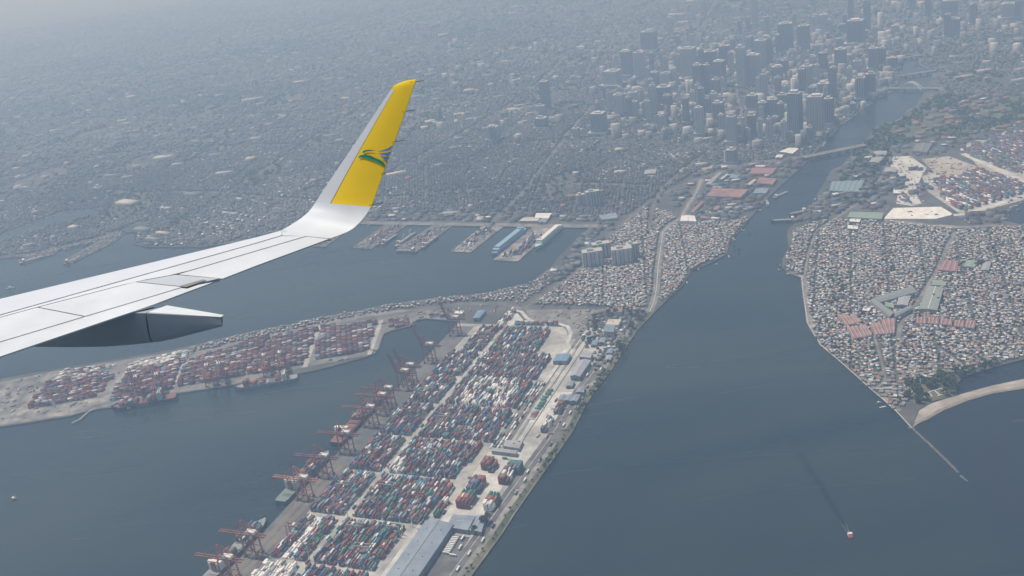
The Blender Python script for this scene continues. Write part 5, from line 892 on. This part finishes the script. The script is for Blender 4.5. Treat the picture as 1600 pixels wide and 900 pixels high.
def rubble(label, pxs, wd_):
    P = [G(*p, 0)[:2] for p in pxs]; mb = MB()
    for a, b_ in zip(P[:-1], P[1:]):
        L = np.linalg.norm(b_-a); n = int(L/1.3)
        for i in range(n):
            for j in (-1, 0, 1):
                q = a+(b_-a)*(i+random.random())/n+np.array([random.uniform(-.5, .5), random.uniform(-.5, .5)])+j*np.array([-(b_-a)[1], (b_-a)[0]])/L*wd_*.33; r = random.uniform(.7, 1.3); z = .9 if j == 0 else .2
                mb.add([(q[0]+r*cos(t_+j), q[1]+r*sin(t_+j), z-1.2) for t_ in (0, 1.6, 3.1, 4.7)]+[(q[0]+r*.6*cos(t_+j+.3), q[1]+r*.6*sin(t_+j+.3), z+random.uniform(.2, .7)) for t_ in (0, 1.6, 3.1, 4.7)], [(0, 1, 5, 4), (1, 2, 6, 5), (2, 3, 7, 6), (3, 0, 4, 7), (4, 5, 6, 7)])
    mb.build('breakwater', mat('breakwater_stone', (.30, .285, .26), .95, .35, .5), kind='stuff', label=label, cat='breakwater')
rubble('dark stone revetment along the terminal river wall', RIVER_N[:10], 3.2); rubble('dark stone edge below the right-bank promenade', RIVER_S[29:39], 3)
rubble('long thin stone breakwater running out from the sandbar tip', [(1424, 668), (1450, 692), (1472, 713), (1497, 738)], 5); rubble('short detached stub at the end of the breakwater', [(1500, 743), (1511, 752)], 4)
strip('jetty', gpts([(1384, 634), (1374, 636)]), 3, 1.6, M_PALE)
cw = MB()
for s in [((435, 205), (650, 385)), ((545, 270), (640, 255)), ((600, 330), (690, 305)), ((640, 255), (690, 305)), ((690, 305), (755, 368)), ((672, 278), (795, 255)), ((795, 255), (905, 222)), ((905, 222), (1020, 190)), ((795, 255), (868, 335)), ((905, 225), (990, 305)), ((1020, 190), (1118, 275)), ((950, 322), (1118, 275))]:
    a, b_ = [G(1380+x/11.25, 590+y/11.25, 3.4) for x, y in s]; cw.bar((*a[:2], 3.2), (*b_[:2], 3.2), 1.5, 1.1)
cw.build('court_walls', WALLW, label='white low walls framing square green courts by the lagoon', cat='walls')
M_TYRE = paint('tyre', (.02, .02, .02))
def make_truck(m, box=True):
    o = thing('truck', '', 'truck'); MB().box(-6.2, 5.6, -1.0, 1.0, .9, 1.25).build('chassis', M_DARK, o); c = MB(); c.box(3.6, 5.9, -1.2, 1.2, 1.0, 3.5); cb = c.build('cab', m if not box else M_HOUSE, o); MB().box(5.9, 5.95, -1.05, 1.05, 2.3, 3.2).build('windscreen', M_PANE, cb)
    if box: MB().box(-6.3, 3.3, -1.24, 1.24, 1.27, 4.0).build('cargo_box', m, o)
    for x in (-5, -3.8, 4.6):
        for y in (-1.1, 1.1): w_ = MB(); n = 8; w_.add([(x+.5*cos(t_), y-.15, .5+.5*sin(t_)) for t_ in np.linspace(0, 2*pi, n, endpoint=False)]+[(x+.5*cos(t_), y+.15, .5+.5*sin(t_)) for t_ in np.linspace(0, 2*pi, n, endpoint=False)], [(i, (i+1) % n, n+(i+1) % n, n+i) for i in range(n)]+[tuple(range(n)), tuple(range(2*n-1, n-1, -1))]); w_.build('wheel', M_TYRE, o)
    return o
TP = {k: make_truck(paint('truck_'+k, c)) for k, c in (('white', (.72, .71, .68)), ('maroon', (.2, .06, .05)), ('green', (.06, .2, .12)), ('navy', (.05, .08, .14)), ('grey', (.3, .3, .3)))}
used = set()
def truck(k, xy, rz, label, group, z=2.9):
    o = TP[k] if k not in used else copy_tree(TP[k]); used.add(k); o.location = (xy[0], xy[1], z); o.rotation_euler = (0, 0, rz); o['label'] = label; o['group'] = group
N_ = ['nearest', 'second', 'third', 'fourth', 'fifth', 'sixth', 'seventh', 'eighth', 'ninth', 'tenth', 'eleventh', 'twelfth', 'thirteenth', 'fourteenth', 'fifteenth', 'sixteenth', 'seventeenth', 'eighteenth', 'nineteenth', 'twentieth']
for i in range(10): truck('white', G(697+i*1.6, 864.5-i*2.65, 4)[:2], CRV+pi, '%s white trailer in the row docked along the huge warehouse, counted from below' % N_[i], 'white trailers docked at the warehouse')
for i, (x, y, a, l) in enumerate([(723, 841, ANG, 'white trailer parked alone beyond the docked row, farthest one'), (719, 856, ANG+pi, 'white trailer parked alone to the right of the docked row'), (708, 868, CRV, 'white trailer lying crosswise below the docked row'), (716, 889, ANG, 'white trailer nearest the bottom edge in the dark truck park'), (733, 792, CRV, 'white trailer in front of the rust-red box stack'), (694, 800, ANG, 'dark trailer on the pale lane left of the low steel-blue shed')]): truck('white' if i < 5 else 'navy', G(x, y, 4)[:2], a, l, 'trailers standing alone')
for i in range(14): t_ = i/13; truck(['maroon', 'green', 'white', 'navy', 'grey'][i % 5], G(621+33*t_, 897-48*t_, 4)[:2], CRV, '%s lorry backed up to the yard side of the huge warehouse, from below' % N_[i], 'lorries at the warehouse doors')
for i in range(20):
    u_ = 130+i*40+random.uniform(-12, 12); s = i % 2; truck(['white', 'maroon', 'white', 'grey', 'navy'][(i*7) % 5], YD(u_, rv(u_)-(23.2 if i % 3 else 42 if s else 29)), ANG+pi*s, '%s lorry up the riverside road from the bottom edge' % N_[i], 'lorries on the riverside road')
for i in range(20):
    u_, v_ = [(20, 131), (55, 128), (80, 134), (120, 129), (150, 133), (210, 130), (270, 132), (345, 129), (400, 133), (490, 130), (310, 180), (313, 230), (175, 200), (441, 190), (570, 205), (690, 215), (250, 297), (330, 305), (205, 360), (400, 345)][i]; truck(['navy', 'maroon', 'grey', 'white', 'green'][i % 5], YD(u_, v_), ANG if v_ < 140 else CRV, '%s lorry driving the terminal lanes, counted up from the bottom' % N_[i] if i < 20 else '', 'lorries in the terminal lanes')
cb = MB(); cb.box(-2.2, 2.2, -.9, .9, .35, .95); cb.add([(-1.6, -.85, .95), (1.1, -.85, .95), (1.1, .85, .95), (-1.6, .85, .95), (-1.2, -.7, 1.5), (.6, -.7, 1.5), (.6, .7, 1.5), (-1.2, .7, 1.5)], [(0, 1, 5, 4), (1, 2, 6, 5), (2, 3, 7, 6), (3, 0, 4, 7), (4, 5, 6, 7)])
CARM = {k: cb.mesh('car', paint('car_'+k, c, rough=.3)) for k, c in (('white', (.75, .75, .74)), ('silver', (.45, .46, .47)), ('dark', (.05, .05, .06)), ('red', (.35, .05, .04)))}
def along(L, t_):
    P = [np.array(p) for p in L]; s = [0]
    for a, b_ in zip(P[:-1], P[1:]): s.append(s[-1]+np.linalg.norm(b_-a))
    d = t_*s[-1]; k = max(i for i in range(len(s)-1) if s[i] <= d); q = (P[k+1]-P[k])/(s[k+1]-s[k]); return P[k]+q*(d-s[k]), q
ci = {}
for road, nm, n in ((R10, 'the isthmus avenue', 26), (RD2, 'the basin road', 20), (BR2, 'the shanty town main road', 12)):
    for i in range(n):
        p, q = along(road, (i+.5+random.uniform(-.3, .3))/n*.96+.01); s = random.choice((-1, 1)); p = p+np.array([-q[1], q[0]])*s*random.uniform(2.5, 6 if nm[4] == 'i' else 4); k = random.choice(['white', 'white', 'silver', 'dark', 'red']); ci[(nm, k)] = ci.get((nm, k), 0)+1
        link('car', CARM[k], None, (p[0], p[1], 2.92), math.atan2(q[1], q[0]), '%s car on %s, %s %s one to its lower end' % (k, nm, ordinal(ci[(nm, k)]), k), 'car', 'cars on '+nm)
# ================================================================ THE AIRCRAFT WING
def _rot(r):
    r = np.array(r); a = np.linalg.norm(r); k = r/a; K = np.array([[0, -k[2], k[1]], [k[2], 0, -k[0]], [-k[1], k[0], 0]]); return np.eye(3)+sin(a)*K+(1-cos(a))*K@K
RA = _rot((0.22873115, 0.71352018, -0.0905676)) @ np.array([[1, 0, 0], [0, 0, -1], [0, 1, 0.]])     # aircraft axes (aft, outboard, up) -> camera axes
PC = np.array([24.6257, 1.6, 2.90993]); DI, INC = 0.1014373, 0.14221223                              # seat position, wing dihedral and incidence
PN = np.array([INC, -DI-.5105*INC, 1.0]); PD = -6.4*(DI+.5105*INC)
def ray(px, py): d = RA.T @ np.array([px-800., py-450., F]); return d
def on_plane(px, py, lift=0.0):
    d = ray(px, py); t_ = (PD+lift-PN@PC)/(PN@d); return PC+d*t_
_l0, _l1 = on_plane(0, 467), on_plane(400, 371); _t0, _t1 = on_plane(0, 557), on_plane(346, 435.5)
def chord_t(P):
    xl = _l0[0]+(_l1[0]-_l0[0])*(P[1]-_l0[1])/(_l1[1]-_l0[1]); xt = _t0[0]+(_t1[0]-_t0[0])*(P[1]-_t0[1])/(_t1[1]-_t0[1]); return min(1., max(0., (P[0]-xl)/max(.3, xt-xl)))
def wp(px, py, lift=0.0):
    l = lift
    for _ in range(4): P = on_plane(px, py, l); l = lift+.045*sin(pi*chord_t(P))
    return P
def on_y(px, py, y): d = ray(px, py); return PC+d*((y-PC[1])/d[1])
ALB[0] = 1.0
WING = thing('airliner_wing', 'white airliner wing with yellow upswept winglet in the left foreground', 'aircraft wing')
Rw = RC @ RA; Tw = np.array([0, 0, CAMH])-Rw @ PC
WING.matrix_world = Matrix([[*Rw[0], Tw[0]], [*Rw[1], Tw[1]], [*Rw[2], Tw[2]], [0, 0, 0, 1]])
def line(L): xs = [p[0] for p in L]; ys = [p[1] for p in L]; return lambda x: float(np.interp(x, xs, ys))
LE = line([(-450, 575), (0, 467), (400, 371), (440, 360)]); SLT = line([(-450, 619), (0, 492), (400, 380), (440, 368)]); BXL = line([(-450, 626), (0, 496), (47, 483), (212, 440), (277, 428.5), (400, 392), (480, 368.5)])
FLP = line([(-450, 669), (97, 505), (287, 448)]); TEL = line([(-450, 709.5), (0, 557), (205, 487.5), (230, 479.5), (247, 473), (346, 436), (400, 415), (517, 372)])
MW = mat('wing_white', (0.67, 0.685, 0.68), 0.48, 0.05, 1.2, spec=.5, col2=(0.60, 0.615, 0.61), scale2=.5, bump=.05); MS = mat('slat_grey', (0.66, 0.67, 0.68), 0.40, 0.03, 1.5, spec=.5); MP = mat('panel_grey', (0.50, 0.525, 0.54), 0.4, 0.05, 1.5); MGAP = mat('panel_gap', (0.17, 0.17, 0.17), 0.8); MY = mat('livery_yellow', (0.92, 0.60, 0.016), 0.36, 0.03, 1.2, spec=.5); MU = mat('wing_underside', (0.36, 0.40, 0.43), 0.4, 0.05, 1.0); MST = mat('strip_grey', (0.22, 0.21, 0.19), 0.6, 0.15, 4)
def patch(name, m, fa, ra, fb, rb, lift=.03, nu=26, nv=5, da=0, db=0, parent=None, skirt=.06):
    v = []
    for i in range(nu+1):
        s = i/nu; xa = ra[0]+(ra[1]-ra[0])*s; xb = rb[0]+(rb[1]-rb[0])*s; A_ = (xa, fa(xa)+da); B_ = (xb, fb(xb)+db)
        for j in range(nv+1): t_ = j/nv; v.append(wp(A_[0]+(B_[0]-A_[0])*t_, A_[1]+(B_[1]-A_[1])*t_, lift))
    n = nv+1; f = [(i*n+j, i*n+j+1, (i+1)*n+j+1, (i+1)*n+j) for i in range(nu) for j in range(nv)]
    rim = [i*n for i in range(nu+1)]+[nu*n+j for j in range(1, n)]+[i*n+nv for i in range(nu-1, -1, -1)]+[j for j in range(nv-1, 0, -1)]; k = len(v); v += [v[r]-np.array([0, 0, skirt]) for r in rim]; R_ = len(rim)
    f += [(rim[a], rim[(a+1) % R_], k+(a+1) % R_, k+a) for a in range(R_)]; me = MB().add(v, f).mesh(name, m)
    bm = bmesh.new(); bm.from_mesh(me); bmesh.ops.recalc_face_normals(bm, faces=bm.faces); bm.to_mesh(me); bm.free()
    return link(name, me, parent or WING)
# body of the wing: recessed dark skin under the panels and the pale underside
nu, nv = 30, 8; top = []; bot = []
for i in range(nu+1):
    s = i/nu; xa = -450+890*s; xb = -450+967*s; a = np.array((xa, LE(xa))); b_ = np.array((xb, TEL(xb)))
    for j in range(nv+1): t_ = j/nv; q = a+(b_-a)*t_; p = wp(*q, -.012); top.append(p); bot.append(p-np.array([0, 0, .02+.40*sin(pi*min(1, t_*1.02+.0))**.8*(1-.55*s)]))
n = nv+1; o_ = len(top); fs = [(i*n+j, i*n+j+1, (i+1)*n+j+1, (i+1)*n+j) for i in range(nu) for j in range(nv)]
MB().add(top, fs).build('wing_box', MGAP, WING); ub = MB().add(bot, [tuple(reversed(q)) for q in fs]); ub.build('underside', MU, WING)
eg = MB()
for row in (0, nv): eg.add([top[i*n+row] for i in range(nu+1)]+[bot[i*n+row] for i in range(nu+1)], [(i, i+1, nu+2+i, nu+1+i) for i in range(nu)])
eg.build('edge_strip', MW, WING)
patch('slat', MS, LE, (-450, 440), SLT, (-450, 440), lift=.05, db=-.7, skirt=.10)
patch('upper_skin', MW, SLT, (-450, 440), BXL, (-450, 478), da=.8, db=-.5)
patch('spoiler', MW, BXL, (-450, -175), FLP, (-450, -100), da=.4, db=-.5); patch('spoiler', MW, BXL, (-172, 58), FLP, (-97, 130), da=.4, db=-.5); patch('spoiler', MW, BXL, (61, 211), FLP, (133, 284), da=.4, db=-.5)
patch('upper_skin', MP, BXL, (214, 274), line([(287, 448), (346, 434.5)]), (287, 342), da=.4, db=-.3)
patch('flap', MW, FLP, (-450, 284), TEL, (-450, 333), da=.6, db=0, lift=.012, skirt=.026); patch('aileron', MW, BXL, (279, 480), TEL, (348, 516), da=.7, lift=.012, skirt=.026)
patch('tip_skin', MW, line([(440, 360), (517, 372)]), (440, 517), line([(440, 367.6), (479, 368.4), (517, 372.4)]), (440, 517), lift=.028, da=-.6, db=.3, nu=16)
for q, nm in (([(279, 447.2), (317, 436.6), (323, 437.6), (291, 448.6)], 'dark_strip'),):
    mb = MB(); mb.add([wp(x, y, .045) for x, y in q], [(0, 1, 2, 3)]); mb.build('dark_strip', MST, WING)  # plain darker grey strip laid on the outboard end of the flap
# winglet: lofted sections from leading to trailing edge, following the photo outline
y0 = float(on_plane(478, 367)[1])
SEC = [((440, 360), (517, 372), None), ((466, 344), (545, 361), .38), ((482, 331), (563, 346.5), .62), ((491, 319), (578, 326), .78), ((510, 290), (589.5, 297), .88), ((535, 253), (604, 255), .98), ((560, 216), (619.5, 213), 1.07), ((585, 178.5), (634, 172), 1.15), ((610, 141), (645.5, 137), 1.22), ((618, 132.5), (649, 127), 1.25), ((634, 126), (650.5, 123.8), 1.27)]
SL3 = []
for a, b_, dy in SEC:
    if dy is None: SL3.append((wp(*a, .045), wp(*b_, .035)))
    else: SL3.append((on_y(*a, y0+dy), on_y(*b_, y0+dy)))
def spline(L, s):
    k = min(int(s), len(L)-2); t_ = s-k; p0, p1, p2, p3 = L[max(k-1, 0)], L[k], L[k+1], L[min(k+2, len(L)-1)]; return .5*(2*p1+(p2-p0)*t_+(2*p0-5*p1+4*p2-p3)*t_**2+(3*p1-p0-3*p2+p3)*t_**3)
def wl(s, c, off=0.0):
    a = spline([q[0] for q in SL3], s); b_ = spline([q[1] for q in SL3], s); p = a+(b_-a)*c
    e = 1e-2; s1, s0 = min(s+e, 10), max(s-e, 0); t_ = (spline([q[0] for q in SL3], s1)+spline([q[1] for q in SL3], s1)-spline([q[0] for q in SL3], s0)-spline([q[1] for q in SL3], s0)); n_ = np.cross(b_-a, t_); n_ /= np.linalg.norm(n_)
    if n_@(PC-p) < 0: n_ = -n_
    w_ = np.linalg.norm(b_-a); return p+n_*(off*min(1, .15+s)+.02*w_*sin(pi*c)*min(1., s/3))
def loft(name, m, s0, s1, c0, c1, ns=24, nc=8, off=0., parent=None, back=True):
    f0 = c0 if callable(c0) else (lambda s: c0); f1 = c1 if callable(c1) else (lambda s: c1); v = []
    for i in range(ns+1):
        s = s0+(s1-s0)*i/ns; v += [wl(s, f0(s)+(f1(s)-f0(s))*j/nc, off) for j in range(nc+1)]
    n = nc+1; f = [(i*n+j, i*n+j+1, (i+1)*n+j+1, (i+1)*n+j) for i in range(ns) for j in range(nc)]; mb = MB().add(v, f)
    if back:
        u = []
        for i in range(ns+1):
            s = s0+(s1-s0)*i/ns; u += [wl(s, f0(s)+(f1(s)-f0(s))*j/nc, -.012-.10*sin(pi*(f0(s)+(f1(s)-f0(s))*j/nc))*(1-s/12)) for j in range(nc+1)]
        mb.add(u, [tuple(reversed(q)) for q in f])
        for col in (0, nc): k = len(mb.v); mb.add([v[i*n+col] for i in range(ns+1)]+[u[i*n+col] for i in range(ns+1)], [(i, i+1, ns+2+i, ns+1+i) for i in range(ns)])
    me = mb.mesh(name, m, smooth=False); bm = bmesh.new(); bm.from_mesh(me); bmesh.ops.remove_doubles(bm, verts=bm.verts, dist=.0005); bmesh.ops.recalc_face_normals(bm, faces=bm.faces); bm.to_mesh(me); bm.free(); me.polygons.foreach_set('use_smooth', [True]*len(me.polygons)); me.set_sharp_from_angle(angle=radians(35))
    return link(name, me, parent or WING)
strip_c = lambda s: float(np.interp(s, [3, 8, 8.6], [.31, .20, .17])); sb = 3.12
WLT = link('winglet', None, WING)
loft('root_fairing', MW, 0, sb, 0, 1, parent=WLT, ns=30); loft('leading_edge', MS, sb, 8.0, 0, lambda s: strip_c(s)-.012, parent=WLT, nc=4); loft('panel', MY, sb, 8.0, lambda s: strip_c(s)+.004, 1, parent=WLT, ns=36); loft('tip_cap', MY, 8.0, 10, 0, 1, parent=WLT, ns=14)
loft('panel_seam', MGAP, sb, 8.2, lambda s: strip_c(s)-.013, lambda s: strip_c(s)+.006, nc=1, off=-.006, parent=WLT, back=False)
def wl_px(px, py, off):
    s, c = 5.0, .5
    def pr(s, c):
        q = RA @ (wl(s, c)-PC); return np.array([800+F*q[0]/q[2], 450+F*q[1]/q[2]])
    for _ in range(12):
        r = np.array([px, py])-pr(s, c); e = 1e-3; J = np.stack([(pr(s+e, c)-pr(s, c))/e, (pr(s, c+e)-pr(s, c))/e], 1); ds = np.linalg.solve(J, r); s = min(9.5, max(.2, s+ds[0])); c = min(1.0, max(0, c+ds[1]))
    return wl(s, c, off)
def decal(name, m, pts):
    P = [np.array(p, float) for p in pts]; mb = MB(); v = [wl_px(500+x/3, 80+y/3, .02) for x, y in P]; mb.add(v, [tuple(range(len(v)))]); mb.build(name, m, WLT)
MGR = mat('emblem_green', (0.0, 0.22, 0.16), 0.35, .03); MBL = mat('emblem_blue', (0.07, 0.22, 0.50), 0.35, .03)
for q in ([(272, 470), (296, 465), (322, 455), (346, 440), (341, 461), (318, 468), (292, 471)], [(274, 480), (300, 478), (337, 473), (330, 493), (318, 492), (296, 486)], [(284, 490), (304, 494), (326, 502), (319, 520), (306, 509)]): decal('emblem_feather', MBL, q)
for q in ([(184, 503), (186, 493), (194, 487), (210, 485), (236, 489), (262, 501), (285, 515), (300, 528), (306, 539), (294, 532), (268, 518), (240, 508), (214, 500), (196, 498)], [(201, 478), (205, 468), (218, 463), (236, 462), (264, 465), (240, 468), (220, 471), (208, 477)], [(262, 503), (280, 508), (300, 520), (312, 534), (312, 541), (300, 530), (282, 516)]): decal('emblem_wing', MGR, q)
for px, py in ((645, 128), (632, 173.5), (616, 221), (598.5, 270), (580.5, 319)):
    b_ = wl_px(px-4, py, .02); o = link('static_discharger', None, WLT); t_ = RA.T @ np.array([F*.0, 0, 0]); q = RA @ (b_-PC); z = q[2]
    P2 = lambda x, y: PC+RA.T @ np.array([(x-800)*z/F, (y-450)*z/F, z])
    MB().bar(P2(px-3, py+.3), P2(px+3, py+.2), .024).build('mount', MY, o); MB().bar(P2(px+3, py+.2), P2(px+17, py-2.0), .012).build('rod', MGAP, o)
# flap track fairing
yf = float(wp(215, 486)[1])-.05
TOPL = line([(52, 541.5), (205, 489), (230, 489.5), (346, 496)]); BOTL = line([(52, 542.5), (75, 544), (100, 545.4), (135, 546), (165, 545.2), (190, 543.4), (215, 540.8), (240, 537.2), (262, 532.5), (282, 527.2), (315, 518.5), (346, 510.5)])
FRG = link('flap_track_fairing', None, WING)
def fairing(name, m, x0, x1, ns=18, cap=False):
    v = []; prof = [(0, 0), (.07, .3), (.15, .6), (.24, .82), (.36, .95), (.5, 1.0), (.64, .95), (.76, .82), (.85, .6), (.93, .3), (1, 0)]
    for i in range(ns+1):
        x = x0+(x1-x0)*i/ns; a = on_y(x, TOPL(x), yf); b_ = on_y(x, BOTL(x), yf); wd_ = float(np.interp(x, [40, 120, 200, 346], [.05, .36, .46, .03]))
        v += [np.array([a[0]+(b_[0]-a[0])*q, a[1]+wd_*p, a[2]+(b_[2]-a[2])*q]) for p, q in prof]
    n = len(prof); f = [(i*n+j, i*n+(j+1) % n, (i+1)*n+(j+1) % n, (i+1)*n+j) for i in range(ns) for j in range(n)]; f += [tuple(range(n)), tuple(range(ns*n+n-1, ns*n-1, -1))]
    me = MB().add(v, f).mesh(name, m); bm = bmesh.new(); bm.from_mesh(me); bmesh.ops.recalc_face_normals(bm, faces=bm.faces); bm.to_mesh(me); bm.free(); me.polygons.foreach_set('use_smooth', [True]*len(me.polygons)); me.set_sharp_from_angle(angle=radians(50)); return link(name, me, FRG)
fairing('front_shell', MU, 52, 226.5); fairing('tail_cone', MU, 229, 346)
mb = MB(); a_ = [on_y(229, 489.2, yf), on_y(346, 495.8, yf), on_y(346, 495.8, yf), on_y(262, 477.5, yf)]
q_ = [wp(231, 488, .03), wp(261, 477, .03)]; e1 = on_y(346, 496, yf); mb.add([q_[0], q_[1], e1+np.array([0, .06, .03]), e1+np.array([0, -.01, .01])], [(0, 3, 2, 1)]); mb.build('top_cover', MW, FRG)
